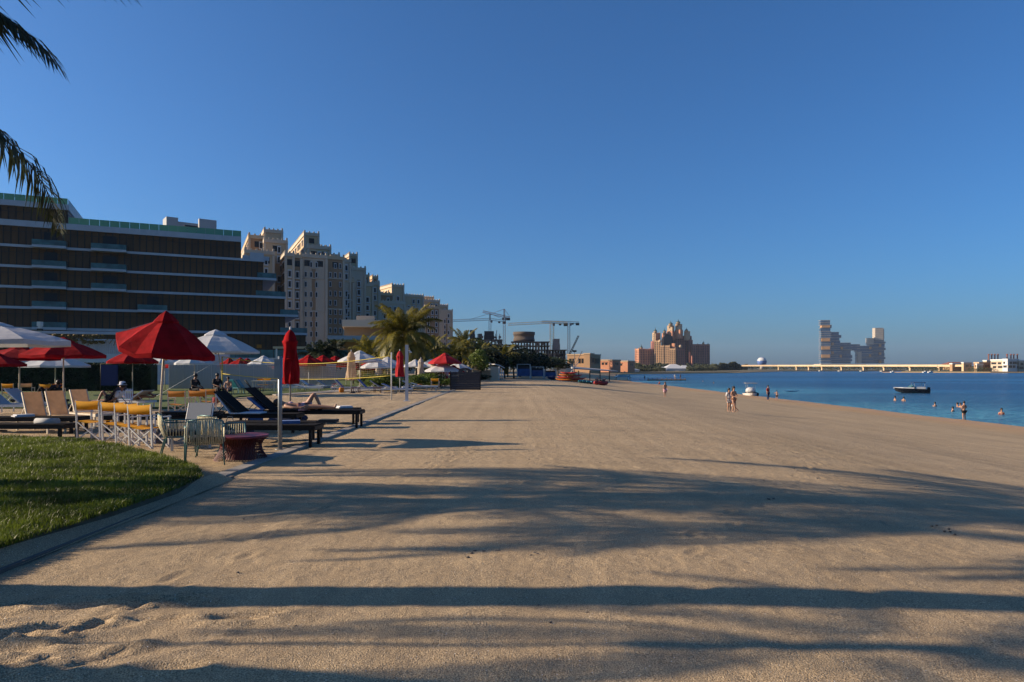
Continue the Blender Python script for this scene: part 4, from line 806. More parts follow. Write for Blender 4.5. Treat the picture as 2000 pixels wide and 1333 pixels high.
def open_parasol(label, x, y, h, Rr, rise, cloth='red_cloth', pole='cream_wood', n=8, lean=(0, 0), rz=0, group='open red parasols', detail=True, lift=None, vent=True, z0=None, valance=.12, rot=(0, 0)):
    t = thing('parasol', label, 'parasol', (x, y, gz(x, y) if z0 is None else z0), rz, group)
    hub = Vector((lean[0], lean[1], h-rise))
    c = canopy_mb(Rr, rise, n, lift=lift, valance=valance).obj('canopy', M[cloth], t, hub, (rot[0], rot[1], .2))
    if vent: canopy_mb(Rr*.26, rise*.30, n, sag=.01, segs=2, valance=.05).obj('vent', M[cloth], c, (0, 0, rise*.86))
    b = MB(); b.tube([(0,0,0), (lean[0]*1.0, lean[1], h-.03)], [.028, .022] if detail else [.035, .03], 8); b.obj('pole', M[pole], t)
    b = MB(); b.lathe([(.012, 0), (.03, .03), (.028, .07), (.008, .10)], 8, (lean[0], lean[1], h-.02)); b.obj('finial', M['white_paint'], t)
    if detail:
        for k in range(n):
            a = .2+2*math.pi*k/n; tip = Vector((math.cos(a)*Rr*.97, math.sin(a)*Rr*.97, 0)); b = MB(); b.beam(hub+Vector((0, 0, rise-.05)), hub+tip+Vector((0, 0, lift(a-.2, 1) if lift else 0)), .02, .025); rb = b.obj('rib', M[pole], t)
            b = MB(); b.beam(hub+Vector((0, 0, -.15)), hub+tip*.45+Vector((0, 0, rise*.5)), .015, .02); b.obj('strut', M[pole], rb)
        b = MB(); b.lathe([(.30, -.02), (.30, .05), (.06, .07), (.04, .30)], 14); b.obj('base', M['concrete_dark'], t)
    return t
def closed_parasol(label, x, y, h, zb, r_, cloth='red_cloth', pole='grey_metal', group='closed red parasols', z0=None, seed=1, lean=0):
    t = thing('closed_parasol', label, 'parasol', (x, y, gz(x, y) if z0 is None else z0), seed, group); H_ = h-zb; ph = seed
    fold = lambda a, z: 1+(.26*abs(math.cos(4*a+ph+z*.9))**.6-.17+.09*math.cos(5*a+2*ph-z*3)+.05*math.cos(13*a+z*5))*min(1, (h-z)/H_*1.8)
    prof = [(r_*q, zb+H_*f) for q, f in ((.98, 0), (1.08, .04), (1.02, .12), (.95, .25), (.86, .4), (.78, .52), (.74, .62), (.78, .70), (.88, .755), (.93, .785), (.78, .80), (.70, .86), (.50, .93), (.26, .97), (.10, .99))]
    b = MB(); b.lathe(prof, 40, (0, 0, 0), fold, cap=False); b.obj('cloth', M[cloth], t)
    b = MB(); b.lathe([(r_*.86, zb+H_*.44), (r_*.90, zb+H_*.455), (r_*.86, zb+H_*.47)], 24); b.obj('tie', M[cloth], t)
    b = MB(); b.tube([(0,0,0), (0,0,h-.02)], [.03, .022], 8); b.obj('pole', M[pole], t)
    b = MB(); b.lathe([(.01, 0), (.028, .03), (.03, .09), (.008, .13)], 8, (0, 0, h-.04)); b.obj('finial', M['white_paint'], t)
    b = MB(); b.lathe([(.26, -.02), (.26, .05), (.05, .07), (.04, .25)], 14); b.obj('base', M['concrete_dark'], t); return t
# hero red parasol, one side flipped up by the wind
def hlift(a, f):
    a = (a+.2+math.pi) % (2*math.pi)-math.pi; c = -math.cos(a); return (.46*max(0, c)**2.2-.05*max(0,-c))*f*f
x, y = XY(309, 14.7)
open_parasol('large open red parasol with its left rim flipped up, pole among the yellow chairs', x, y, 2.72, .99, .80, n=8, lean=(.17, 0), lift=hlift, valance=.10, group=None)
closed_parasol('large furled dark red parasol behind the grey post with the box', *XY(567, 21), 2.80, 1.12, .245, group=None, seed=1)
open_parasol('open red parasol over the beige loungers, left of the large flipped one', *XY(124, 27), 2.75, 1.55, .62)
open_parasol('smaller open red parasol before the hedge by the blue screen', *XY(259, 41), 2.70, 1.45, .68)
open_parasol('open red parasol cut by the left edge of view, behind the white one', *XY(38, 32), 2.60, 1.75, .5, detail=False)
open_parasol('low red parasol at the very left edge', *XY(-8, 30), 2.25, 1.2, .45, detail=False)
open_parasol('large white parasol at the left edge, seen from slightly below', *XY(-14, 17), 2.72, 1.75, .42, 'white_cloth', n=8, group='open white parasols')
open_parasol('huge white parasol with a dark wooden pole behind the flipped red one', *XY(438, 40), 3.72, 2.45, 1.12, 'white_cloth', 'pole_wood', n=8, lean=(-.5, 0), group='open white parasols')
for px_, d, h, Rr, lb in ((108, 40, 2.40, 1.9, 'white parasol below the left red one, over the hedge'), (322, 50, 2.65, 1.35, 'white parasol peeping out left of the flipped red parasol pole'), (380, 48, 2.60, 1.35, 'white parasol low between the pole and the huge white one'), (515, 55, 2.55, 1.3, 'white parasol left of the furled dark red one'),
                         (703, 47, 2.75, 1.5, 'white parasol above the furled beige one'), (757, 58, 2.5, 1.4, 'white parasol just left of the thin white pole'), (738, 56, 2.35, 1.4, 'low white parasol right of the furled beige one'), (811, 62, 2.35, 1.1, 'small white parasol right of the tall post'), (842, 64, 2.4, 1.5, 'white parasol left of the bright red open one'), (864, 58, 2.05, 1.5, 'white parasol directly under the bright red one'), (895, 70, 2.2, 1.4, 'white parasol behind the notice board corner')):
    open_parasol(lb, *XY(px_, d), h, Rr, .62 if Rr > 1.2 else .5, 'white_cloth', n=8, group='open white parasols', detail=False)
for i, (px_, d, h, Rr) in enumerate(((603, 52, 2.55, 1.3), (631, 56, 2.6, 1.4), (655, 60, 2.6, 1.5), (676, 64, 2.5, 1.5), (560, 62, 2.4, 1.3), (470, 60, 2.45, 1.3), (483, 66, 2.5, 1.2), (448, 64, 2.5, 1.1), (718, 66, 2.2, 1.5), (345, 62, 2.4, 1.2), (885, 66, 1.85, 1.3))):
    open_parasol(['red parasol right of the furled dark red one', 'second red parasol right of the furled dark red one', 'third red parasol right of the furled dark red one', 'red parasol just left of the white one by the furled beige', 'red parasol mostly hidden by the furled dark red one', 'red parasol behind the white fence under the huge white one', 'small red parasol between the fence and the pool rail', 'red parasol right of the wooden pole, behind the fence', 'wide low red parasol beneath the white ones', 'small red parasol behind the flipped one', 'dark red small canopy under the bright red parasol'][i], *XY(px_, d), h, Rr, .65, 'red_cloth', 'white_paint', group='open red parasols', detail=False)
open_parasol('bright red open parasol left of the notice board', *XY(869, 58), 2.82, 1.42, .72, 'red_bright', 'cream_wood', group=None)
closed_parasol('furled bright red parasol left of the tall white post', *XY(781, 45), 2.78, 1.05, .26, 'red_bright', 'white_paint', seed=2)
closed_parasol('furled beige parasol beside the volleyball net', *XY(686, 44), 2.72, .85, .30, 'beige_cloth', 'white_paint', 'closed pale parasols', seed=3)
closed_parasol('furled cream parasol right of the tall white post', *XY(822, 60), 2.5, .85, .3, 'cream_cloth', 'cream_wood', 'closed pale parasols', seed=4)
closed_parasol('furled beige parasol under the white parasols, behind the shrubs', *XY(739, 60), 2.2, .8, .28, 'cream_cloth', 'cream_wood', 'closed pale parasols', seed=5)
closed_parasol('furled beige parasol left of the bright red one', *XY(846, 58), 2.3, .8, .24, 'cream_cloth', 'cream_wood', 'closed pale parasols', seed=6)
closed_parasol('unseen red furled parasol added outside the lower left edge to cast a rounded shadow in front', -7.75, 3.46, 2.66, 1.0, .22, group=None, seed=7, z0=.0)  # made-up parasol out of view, there only for its rounded shadow

# ------------------------------------------------------------ furniture
def lounger(label, x, y, rz, frame='black_frame', cloth='black_fabric', back=0.0, L_=1.95, W_=.66, h=.34, group=None, legw=.06, cushion=None, split=.62):
    # head end at -x, foot end at +x
    t = thing('sun_lounger', label, 'sun lounger', (x, y, 0), rz, group); xs_ = L_/2; hx = xs_-L_*split
    b = MB()
    for s in (-1, 1): b.box((0, s*(W_/2-.025), h-.04), (L_, .05, .08))
    for q in (-xs_+.025, xs_-.025): b.box((q, 0, h-.04), (.05, W_-.104, .08))
    b.box((hx, 0, h-.05), (.04, W_-.104, .05)); b.obj('frame', M[frame], t)
    for sx in (-1, 1):
        for sy in (-1, 1): b = MB(); b.box((sx*(xs_-.10), sy*(W_/2-.035), (h-.08)/2), (legw, legw, h-.082)); b.obj('leg', M[frame], t)
    b = MB(); b.box((hx/2+xs_/2, 0, h+.012), (xs_-hx-.02, W_-.03, .022)); b.obj('seat', M[cloth], t)
    bl = L_*(1-split); ca, sa = math.cos(back), math.sin(back); b = MB(); e = Vector((hx-ca*bl, 0, h+.012+sa*bl)); s0 = Vector((hx, 0, h+.012)); b.beam(s0, e, W_-.03, .025); b.obj('backrest', M[cloth], t)
    if back > .1:
        for s in (-1, 1): b = MB(); b.beam(s0+Vector((0, s*(W_/2-.01), 0)), e+Vector((0, s*(W_/2-.01), 0)), .025, .045); b.obj('back_rail', M[frame], t)
        for s in (-1, 1): b = MB(); b.tube([(hx-ca*bl*.55, s*W_*.36, h+sa*bl*.55), (hx-bl*.8, s*W_*.36, h-.05)], .012, 5); b.obj('back_stay', M[frame], t)
    if cushion: b = MB(); b.beam(s0+Vector((-ca*bl*.55, 0, sa*bl*.55+.05)), e+Vector((0, 0, .05)), W_-.1, .07); b.obj('cushion', M[cushion], t)
    return t
gB = 'black sun loungers with feet to the kerb'
x = lambda px_, d: XY(px_, d)[0]
lounger('nearest flat black lounger behind the red wicker table', x(530, 14.2), 14.2, 0, L_=2.0, group=gB, h=.42)
lounger('flat black lounger beside the nearest one, right of the grey post foot', x(540, 15.2), 15.2, 0, L_=2.0, group=gB, h=.40)
lb1 = lounger('black lounger with raised back left of the sunbather', x(500, 17.2), 17.2, 0, back=.72, L_=2.25, group=gB, h=.45)
lounger('black lounger under the sunbather with a raised knee', x(590, 18.6), 18.6, 0, back=.72, L_=3.3, group=gB, h=.45, split=.72)
lounger('flat black lounger behind the sunbather, feet at the kerb', x(628, 20.0), 20.0, 0, L_=2.2, group=gB, h=.42)
lounger('black lounger in the row left of the yellow chairs, near one', x(30, 15.4), 15.4, 0, L_=2.6, group=gB, h=.34)
lounger('black lounger in the row left of the yellow chairs, middle one', x(60, 17.0), 17.0, 0, L_=2.6, group=gB, h=.38)
lounger('black lounger behind the yellow chairs', x(300, 17.5), 17.5, 0, L_=2.2, group=gB, h=.38)
lounger('flat black lounger end under the big parasol pole', x(372, 18.6), 18.6, 0, L_=1.6, group=gB, h=.40)
gC = 'beige loungers with raised backs'
for i, (px_, d) in enumerate(((80, 17.2), (124, 18.0), (170, 19.2))):
    lounger(['beige slung lounger with raised back, leftmost of three', 'beige slung lounger with raised back, middle of three', 'beige slung lounger with raised back, beside the single yellow chair'][i], x(px_, d), d, R(-32), 'cream_wood', 'beige_cloth', 1.15, 1.8, .46, .36, gC, .04)
b = MB(); b.box((0, 0, 0), (1.0, .6, .12)); rp = thing('towel', 'rolled grey towel on the left near black lounger', 'towel', (x(92, 15.4), 15.4, .40)); b = MB(); b.tube([(-.25, 0, 0), (.25, 0, 0)], [.08, .08], 12); b.obj('roll', M['grey_wall'], rp)
gW = 'white slung loungers round the volleyball court'
for i, (px_, d, bk, rz, ct, lb) in enumerate(((20, 24, .7, 0, 'grey_wall', 'white lounger with grey sling at the left edge'), (62, 25, .75, 0, 'grey_wall', 'white lounger with grey sling, raised back, right of the edge one'), (252, 27, .55, R(170), 'cream_cloth', 'white lounger with a towel and sleeping sunbather on the lawn'), (610, 50, .6, 0, 'towel_white', 'white lounger left under the red parasols'), (640, 52, .6, 0, 'grey_wall', 'grey slung lounger behind the net'), (676, 46, .8, 0, 'towel_blue', 'blue cushioned lounger left of the beige parasol foot'), (722, 45, .8, 0, 'towel_blue', 'lounger with a blue striped back left of the thin pole'), (748, 47, .6, 0, 'grey_wall', 'grey lounger right of the blue striped one'), (775, 43, .4, 0, 'towel_blue', 'lounger with blue towel at the furled bright red parasol'), (810, 50, .5, 0, 'grey_wall', 'grey lounger behind the tall white post'), (828, 49, .3, 0, 'white_cloth', 'low white lounger right of the tall post'), (575, 48, .5, 0, 'white_cloth', 'white lounger left of the furled dark red parasol foot'), (600, 46, .3, 0, 'white_cloth', 'flat white lounger on the lawn edge'))):
    lounger(lb, x(px_, d), d, rz, 'white_paint', ct, bk, 1.95, .66, .34, gW, .035)
# red wicker table
wt = thing('wicker_table', 'round dark red wire table with waisted base beside the rope chairs', 'table', (*XY(471, 12.0), 0)); b = MB(); b.lathe([(.455, .395), (.47, .405), (.47, .425), (.455, .435)], 40); b.obj('table_top', M['red_top'], wt)
b = MB(); nw = 60
for k in range(nw):
    a = 2*math.pi*k/nw; pts = []
    for j in range(7): f = j/6; rr = .445-.42*f*(1-f)*(.6+.8*f); aa = a+.25*f; pts.append((rr*math.cos(aa), rr*math.sin(aa), .01+.385*f))
    b.tube(pts, .0075, 4, cap=False)
setm(b.obj('wire_base', M['red_wicker'], wt), kind='stuff'); b = MB()
for rr, z in ((.445, .012), (.34, .24), (.44, .39)): b.tube([(rr*math.cos(2*math.pi*k/32), rr*math.sin(2*math.pi*k/32), z) for k in range(33)], .007, 5, cap=False)
b.obj('hoops', M['red_wicker'], wt); b = MB(); b.lathe([(.27,.01),(.23,.2),(.30,.39)], 24, cap=False); b.obj('inner_shell', M['red_wicker'], wt)
# rope armchairs
def rope_chair(label, x, y, rz):
    t = thing('rope_armchair', label, 'armchair', (x, y, 0), rz, 'green rope armchairs'); W_, Dp = .60, .54     # front faces -y
    for sx in (-1, 1):
        b = MB(); b.tube([(sx*W_/2*1.04, -Dp/2, 0), (sx*W_/2, -Dp/2+.02, .62)], [.011, .014], 8); b.obj('leg', M['green_metal'], t)
        b = MB(); b.tube([(sx*W_/2*.98, Dp/2+.06, 0), (sx*W_/2*.9, Dp/2-.06, .42), (sx*W_/2*.86, Dp/2+.04, .74)], [.011, .014, .012], 8); b.obj('leg', M['green_metal'], t)
        b = MB(); b.tube([(sx*W_/2, -Dp/2+.02, .62), (sx*W_/2*1.02, 0, .63), (sx*W_/2*.92, Dp/2-.02, .63)], .014, 8); b.obj('arm_rest', M['green_metal'], t)
    b = MB(); b.tube([(-W_/2, -Dp/2+.02, .38), (W_/2, -Dp/2+.02, .38), (W_/2*.9, Dp/2-.06, .36), (-W_/2*.9, Dp/2-.06, .36), (-W_/2, -Dp/2+.02, .38)], .012, 6); b.obj('seat_frame', M['green_metal'], t)
    b = MB(); b.tube([(-W_/2*.86, Dp/2+.04, .74), (-.1, Dp/2+.09, .77), (.1, Dp/2+.09, .77), (W_/2*.86, Dp/2+.04, .74)], .012, 6); b.obj('back_rail', M['green_metal'], t)
    for k in range(17):
        f = -1+2*k/16; bw = .05*(1-f*f); b = MB(); b.tube([(f*W_/2*.84, Dp/2+.04+bw, .755), (f*W_/2*.86+.012*math.sin(k*2), Dp/2+.035+bw, .58), (f*W_/2*.88, Dp/2-.04+bw*.6, .34)], [.013, .015, .013], 6); b.obj('rope', M['green_rope'], t)
    for sx in (-1, 1):
        for k in range(10): yy = -Dp/2+.06+k*.048; b = MB(); b.tube([(sx*W_/2*1.0, yy, .61), (sx*W_/2*.99, yy, .38)], .010, 5); b.obj('rope', M['green_rope'], t)
    b = MB(); b.box((0, -.03, .42), (W_*.84, Dp*.86, .08)); b.obj('cushion', M['cushion_dark'], t); return t
rc = rope_chair('green rope armchair seen from behind, beside the red wicker table', *XY(400, 11.5), R(205))
rope_chair('green rope armchair turned sideways at the end of the yellow chair row', *XY(352, 12.6), R(118))
rope_chair('green rope armchair facing away, its arm in front of the red table', *XY(434, 12.3), R(150))
# director chairs
def director(label, x, y, rz, cloth='yellow_cloth', frame='white_paint', group='yellow canvas folding chairs', h=.88):
    t = thing('folding_chair', label, 'folding chair', (x, y, 0), rz, group); W_, Dp = .56, .42
    for sx in (-1, 1):
        b = MB(); b.beam((sx*W_/2, Dp/2, 0), (sx*W_/2, Dp/2+.04, h), .028, .035); b.obj('back_post', M[frame], t)
        b = MB(); b.beam((sx*W_/2, -Dp/2, 0), (sx*W_/2, -Dp/2, .62), .028, .035); b.obj('front_post', M[frame], t)
        b = MB(); b.box((sx*W_/2, 0, .63), (.05, Dp+.08, .022)); b.obj('arm_rest', M[frame], t)
    for yy in (-Dp/2, Dp/2):
        for s in (-1, 1): b = MB(); b.beam((-s*W_/2, yy+s*.02, .03), (s*W_/2, yy+s*.02, .43), .03, .022); b.obj('cross_leg', M[frame], t)
    b = MB(); vs = []; n = 8
    for i in range(n+1):
        f = i/n; vs += [(-W_/2+W_*f, -Dp/2-.02, .44-.035*math.sin(math.pi*f)), (-W_/2+W_*f, Dp/2+.02, .44-.035*math.sin(math.pi*f)), (-W_/2+W_*f, Dp/2+.02, .428-.035*math.sin(math.pi*f)), (-W_/2+W_*f, -Dp/2-.02, .428-.035*math.sin(math.pi*f))]
    fs = [(4*i+a, 4*i+4+a, 4*i+4+(a+1) % 4, 4*i+(a+1) % 4) for i in range(n) for a in range(4)]; b.add(vs, fs, True); b.obj('seat', M[cloth], t)
    b = MB(); vs = []
    for i in range(n+1):
        f = i/n; s_ = .03*math.sin(math.pi*f); vs += [(-W_/2-.02+(W_+.04)*f, Dp/2+.02+s_, h-.21), (-W_/2-.02+(W_+.04)*f, Dp/2+.035+s_, h-.21), (-W_/2-.02+(W_+.04)*f, Dp/2+.055+s_, h-.01-.6*s_), (-W_/2-.02+(W_+.04)*f, Dp/2+.035+s_, h-.01-.6*s_)]
    b.add(vs, fs, True); b.obj('back_cloth', M[cloth], t); return t
dl = ['yellow canvas folding chair standing apart at the left end of the row', 'second yellow canvas folding chair in the row, partly behind the third', 'third yellow canvas folding chair in the row', 'yellow canvas folding chair at the right end, next to the rope chair']
for i, (px_, d) in enumerate(((187, 15.3), (238, 14.7), (265, 14.2), (292, 13.7))): director(dl[i], *XY(px_, d), R(172-i*3), h=.90)
for i, (px_, d) in enumerate(((352, 22.5), (392, 22.8), (412, 24.5))): director(['orange backed folding chair seen left behind the big parasol pole', 'orange backed folding chair right of the big parasol pole', 'third orange backed folding chair before the wooden pole'][i], *XY(px_, d), R(180), 'orange_cloth', 'cream_wood', 'orange backed folding chairs')
for i, (px_, d) in enumerate(((22, 33), (52, 34), (96, 32), (112, 33), (850, 50), (510, 50), (524, 50))): director(['yellow folding chair far left beside the hedge', 'beige looking folding chair far left by the hedge', 'yellow folding chair under the left red parasol', 'second yellow folding chair under the left red parasol', 'yellow folding chair beside the dark notice board', 'yellow topped folding chair before the white fence', 'right yellow folding chair before the white fence'][i], *XY(px_, d), R(180+20*(i % 2)), 'beige_cloth' if i == 1 else 'yellow_cloth', 'cream_wood', 'yellow canvas folding chairs')
# white sun shell chair, plastic side units
st = thing('plastic_armchair', 'white plastic armchair turned away on the lawn beside the sunbathers', 'armchair', (*XY(243, 26), 0), R(20)); b = MB()
b.beam((-.25, .2, .75), (.25, .2, .75), .04, .05)
for k in range(9): b.beam((-.24+k*.06, .15, .4), (-.24+k*.06, .22, .82), .035, .015)
b.obj('backrest', M['towel_white'], st); b = MB(); b.box((0, -.05, .4), (.5, .46, .04)); b.obj('seat', M['towel_white'], st)
for sx in (-1, 1):
    for sy in (-1, 1): b = MB(); b.box((sx*.22, sy*.2-.04, .19), (.035, .035, .376)); b.obj('leg', M['towel_white'], st)
gs = thing('sling_chair', 'grey sling chair back behind the rope armchairs', 'lounge chair', (*XY(384, 13.6), 0)); b = MB(); b.beam((0, .0, .36), (0, .22, .90), .46, .03); b.obj('backrest', M['grey_wall'], gs); b = MB(); b.box((0, -.3, .35), (.48, .6, .04)); b.obj('seat', M['grey_wall'], gs)
for sx in (-1, 1): 
    for yy in (-.5, .05): b = MB(); b.box((sx*.24, yy, .165), (.035, .035, .33)); b.obj('leg', M['white_paint'], gs)
    b = MB(); b.tube([(sx*.25, .22, .9), (sx*.25, .0, .34), (sx*.25, -.6, .33)], .015, 6); b.obj('side_rail', M['white_paint'], gs)
# low tables, with bottles and towels
def low_table(label, x, y, s=.5, h=.36, m='red_wicker'):
    t = thing('side_table', label, 'side table', (x, y, 0), 0, 'low side tables'); b = MB(); b.box((0, 0, h), (s, s, .03)); b.obj('table_top', M[m], t)
    for sx in (-1, 1):
        for sy in (-1, 1): b = MB(); b.box((sx*s*.42, sy*s*.42, h/2-.01), (.035, .035, h-.04)); b.obj('leg', M[m], t)
for i, (px_, d) in enumerate(((695, 44), (738, 44.5), (590, 47), (505, 44), (200, 22))): low_table(['dark red side table at the foot of the beige parasol', 'dark red side table between two blue loungers', 'dark side table beside the furled dark red parasol', 'dark side table on the lawn before the fence', 'side table on the lawn right of the beige loungers'][i], *XY(px_, d))
sd = thing('side_table', 'black side table between the big pole and the rope chairs', 'side table', (*XY(370, 17.6), 0), 0, 'low side tables'); b = MB(); b.box((0, 0, .48), (1.0, .6, .03)); b.obj('table_top', M['black_frame'], sd)
for sx in (-.45, .45):
    for sy in (-.25, .25): b = MB(); b.box((sx, sy, .23), (.04, .04, .46)); b.obj('leg', M['black_frame'], sd)
for i, (px_, hh) in enumerate(((378, .22), (384, .25), (389, .18), (372, .15))):
    o = thing('drinking_glass', ['clear tumbler left of the bottles on the black table', 'tall bottle on the black table', 'short glass right of the tall bottle', 'small white cup on the black table'][i], 'glass' if i != 3 else 'cup', (*XY(px_, 17.5), .495)); b = MB(); b.lathe([(.03, 0), (.035, hh*.6), (.02, hh*.8), (.018, hh)], 10); b.obj('vessel', M['towel_white'], o)
bg_ = thing('beach_bag', 'pale beach bag under the black lounger with a raised back', 'bag', (*XY(449, 16.3), 0)); b = MB(); b.ball((0, 0, .17), (.16, .10, .18), 12, 8); b.obj('body', M['cream_cloth'], bg_); b = MB(); b.tube([(-.1,0,.3),(-.05,0,.45),(.05,0,.45),(.1,0,.3)], .01, 5); b.obj('handle', M['cream_cloth'], bg_)
tw = thing('towel', 'white towel draped over the left raised black lounger', 'towel', (*XY(466, 17.1), .47)); b = MB(); b.beam((-.48, 0, .50), (-.12, 0, .02), .5, .03); b.beam((-.12, 0, .02), (.62, 0, .02), .5, .03); b.obj('cloth', M['towel_white'], tw)
tw = thing('towel', 'blue white towel hanging from the sunbather lounger', 'towel', (*XY(512, 18.4), .47)); b = MB(); b.beam((-.3, -.0, .35), (.1, 0, .03), .56, .03); b.box((-.02, -.37, -.12), (.36, .03, .34)); b.obj('cloth', M['towel_blue'], tw)
tn = thing('clothes_heap', 'dark bundle of clothes hanging under the sunbather lounger', 'clothes', (*XY(560, 17.9), 0)); b = MB(); b.ball((0, 0, .24), (.50, .12, .14), 14, 8); b.ball((.35, .05, .3), (.2, .12, .1), 10, 6); b.obj('cloth', M['navy'], tn)
tn = thing('clothes_heap', 'black and white crumpled towel beside the raised knee', 'clothes', (*XY(612, 18.5), .47)); b = MB()
for k in range(9): b.ball((random.uniform(-.22, .22), random.uniform(-.1, .1), random.uniform(.02, .12)), (random.uniform(.05, .1), .07, .05), 7, 5)
b.obj('cloth', M['cushion_dark'], tn); b = MB(); b.ball((.1, -.08, .08), (.1, .05, .05), 7, 5); b.ball((-.1, -.08, .1), (.07, .05, .05), 7, 5); b.obj('white_cloth', M['towel_white'], tn)
for i, (px_, d, z, m_, lb) in enumerate(((640, 15.0, .415, 'cushion_dark', 'folded dark towel on the flat black lounger end'), (566, 14.4, .435, 'towel_blue', 'folded blue towel on the nearest flat lounger'), (672, 20.0, .435, 'towel_white', 'small folded white towel on the flat lounger behind the sunbather'), (45, 17.0, .39, 'towel_white', 'white towel on the middle black lounger at left'),
        (606, 50, .38, 'cloth_pink', 'pink towel on the white lounger under the red parasols'), (655, 52, .38, 'cloth_red', 'red towel on the grey lounger behind the net'), (790, 43, .38, 'towel_white', 'white towel by the furled bright red parasol'), (820, 50, .38, 'orange_cloth', 'orange towel behind the tall white post'))):
    X, Y = XY(px_, d); t = thing('towel', lb, 'towel', (X, Y, z), .3*i); b = MB(); b.box((0, 0, .02), (.42, .3, .04)); b.box((.02, .01, .055), (.38, .28, .028)); b.obj('cloth', M[m_], t)
for i, (px_, d, m_, lb) in enumerate(((652, 50, 'red_wicker', 'dark red beach bag on the sand behind the net'), (667, 45, 'orange_cloth', 'orange beach bag left of the furled beige parasol'), (484, 15.6, 'cloth_blue', 'blue bag under the flat black lounger'), (330, 16.6, 'cream_cloth', 'pale bag beside the black side table'), (800, 47, 'cushion_dark', 'dark bag right of the furled bright red parasol'), (420, 30, 'cloth_red', 'red bag on the lawn near the wooden pole'))):
    X, Y = XY(px_, d); t = thing('beach_bag', lb, 'bag', (X, Y, .02), .5*i, 'beach bags'); b = MB(); b.lathe([(.12, 0), (.17, .06), (.18, .2), (.15, .3), (.13, .31)], 12, (0, 0, 0), lambda a, z: 1-.35*abs(math.sin(a))); b.obj('body', M[m_], t); b = MB(); b.tube([(-.1,0,.3), (-.05,0,.44), (.05,0,.44), (.1,0,.3)], .01, 5); b.obj('handle', M[m_], t)
# grey post with a box, shower post, volleyball posts and net
gp = thing('grey_post', 'grey metal post with a flat grey box near its top, on the kerb', 'post', (*XY(547, 13.5), 0)); b = MB(); b.tube([(0,0,0), (0,0,1.84)], .042, 12); b.obj('post', M['grey_metal'], gp)
b = MB(); b.box((-.04, .03, 1.60), (.12, .16, .37)); b.obj('box', M['grey_metal'], gp); b = MB(); b.lathe([(.10, 0), (.10, .012)], 14); b.obj('foot_plate', M['grey_metal'], gp)
vp = thing('shower_post', 'tall square white post right of the furled bright red parasol', 'post', (*XY(794.5, 33), 0)); b = MB(); b.box((0, 0, 1.37), (.14, .12, 2.74)); b.obj('post', M['band_white'], vp); b = MB(); b.box((.12, 0, 2.45), (.1, .05, .05)); b.lathe([(.07, 0), (.05, .05), (.02, .07)], 10, (.18, 0, 2.36)); b.obj('shower_head', M['white_paint'], vp); b = MB(); b.box((0, 0, .02), (.3, .3, .04)); b.obj('foot', M['white_paint'], vp)
tp = thing('net_post', 'thin white pole at the right end of the volleyball net', 'pole', (*XY(764.5, 34), 0)); b = MB(); b.tube([(0,0,0), (0,0,2.4)], .03, 8); b.obj('pole', M['white_paint'], tp)
tp2 = thing('net_post', 'yellow pole at the left end of the volleyball net', 'pole', (*XY(434, 40), 0)); b = MB(); b.tube([(0,0,0), (0,0,2.3)], .04, 8); b.obj('pole', M['net_yellow'], tp2)
nv = thing('volleyball_net', 'sagging volleyball net with yellow tapes between two poles', 'net', (*XY(434, 40), 0)); A, B_ = P(434, 697, 40), P(764.5, 695, 34)
def netline(z0, z1, sag, r_, n=24):
    pts = []
    for i in range(n+1):
        f = i/n; pts.append((A.x+(B_.x-A.x)*f, A.y+(B_.y-A.y)*f, z0+(z1-z0)*f-sag*4*f*(1-f)))
    return pts
for z0, z1, sg in ((A.z, B_.z, .42), (A.z-1.0, B_.z-1.0, .25)): b = MB(); b.tube(netline(z0, z1, sg, 0), .022, 5); abs_mb_obj(b, 'tape', M['net_yellow'], nv)
b = MB(); tl, bl_ = netline(A.z, B_.z, .42, 0, 90), netline(A.z-1.0, B_.z-1.0, .25, 0, 90)
for i in range(0, 91): b.beam(tl[i], bl_[i], .004)
for k in range(1, 9):
    f = k/9
    for i in range(0, 90, 3): b.beam(Vector(tl[i]).lerp(Vector(bl_[i]), f), Vector(tl[i+3]).lerp(Vector(bl_[i+3]), f), .004)
setm(abs_mb_obj(b, 'mesh', M['cream_wall'], nv), kind='stuff')
b = MB(); b.tube([(A.x, A.y, 2.2), (A.x-2.9, A.y-2, .0)], .012, 5); abs_mb_obj(b, 'guy_rope', M['white_paint'], nv)
# white slatted fence panels behind the court
for i in range(12):
    d0 = 52; x0 = XY(330, d0)[0]+i*.86*1.2; wf = thing('fence_panel', f'white slatted fence panel, {["first","second","third","fourth","fifth","sixth","seventh","eighth","ninth","tenth","eleventh","twelfth"][i]} from the left, behind the court', 'fence', (x0, d0+i*.12, 0), R(6), 'white slatted fence panels')
    b = MB()
    for k in range(9): b.box((.06+k*.112, 0, .95), (.095, .03, 1.85))
    setm(b.obj('slats', M['grey_wall'], wf), kind='stuff'); b = MB(); b.box((0, .04, .98), (.07, .07, 1.96)); b.obj('post', M['white_paint'], wf); b = MB(); b.box((.51, .03, 1.9), (1.0, .03, .06)); b.box((.51, .03, .1), (1.0, .03, .06)); b.obj('rail', M['white_paint'], wf)
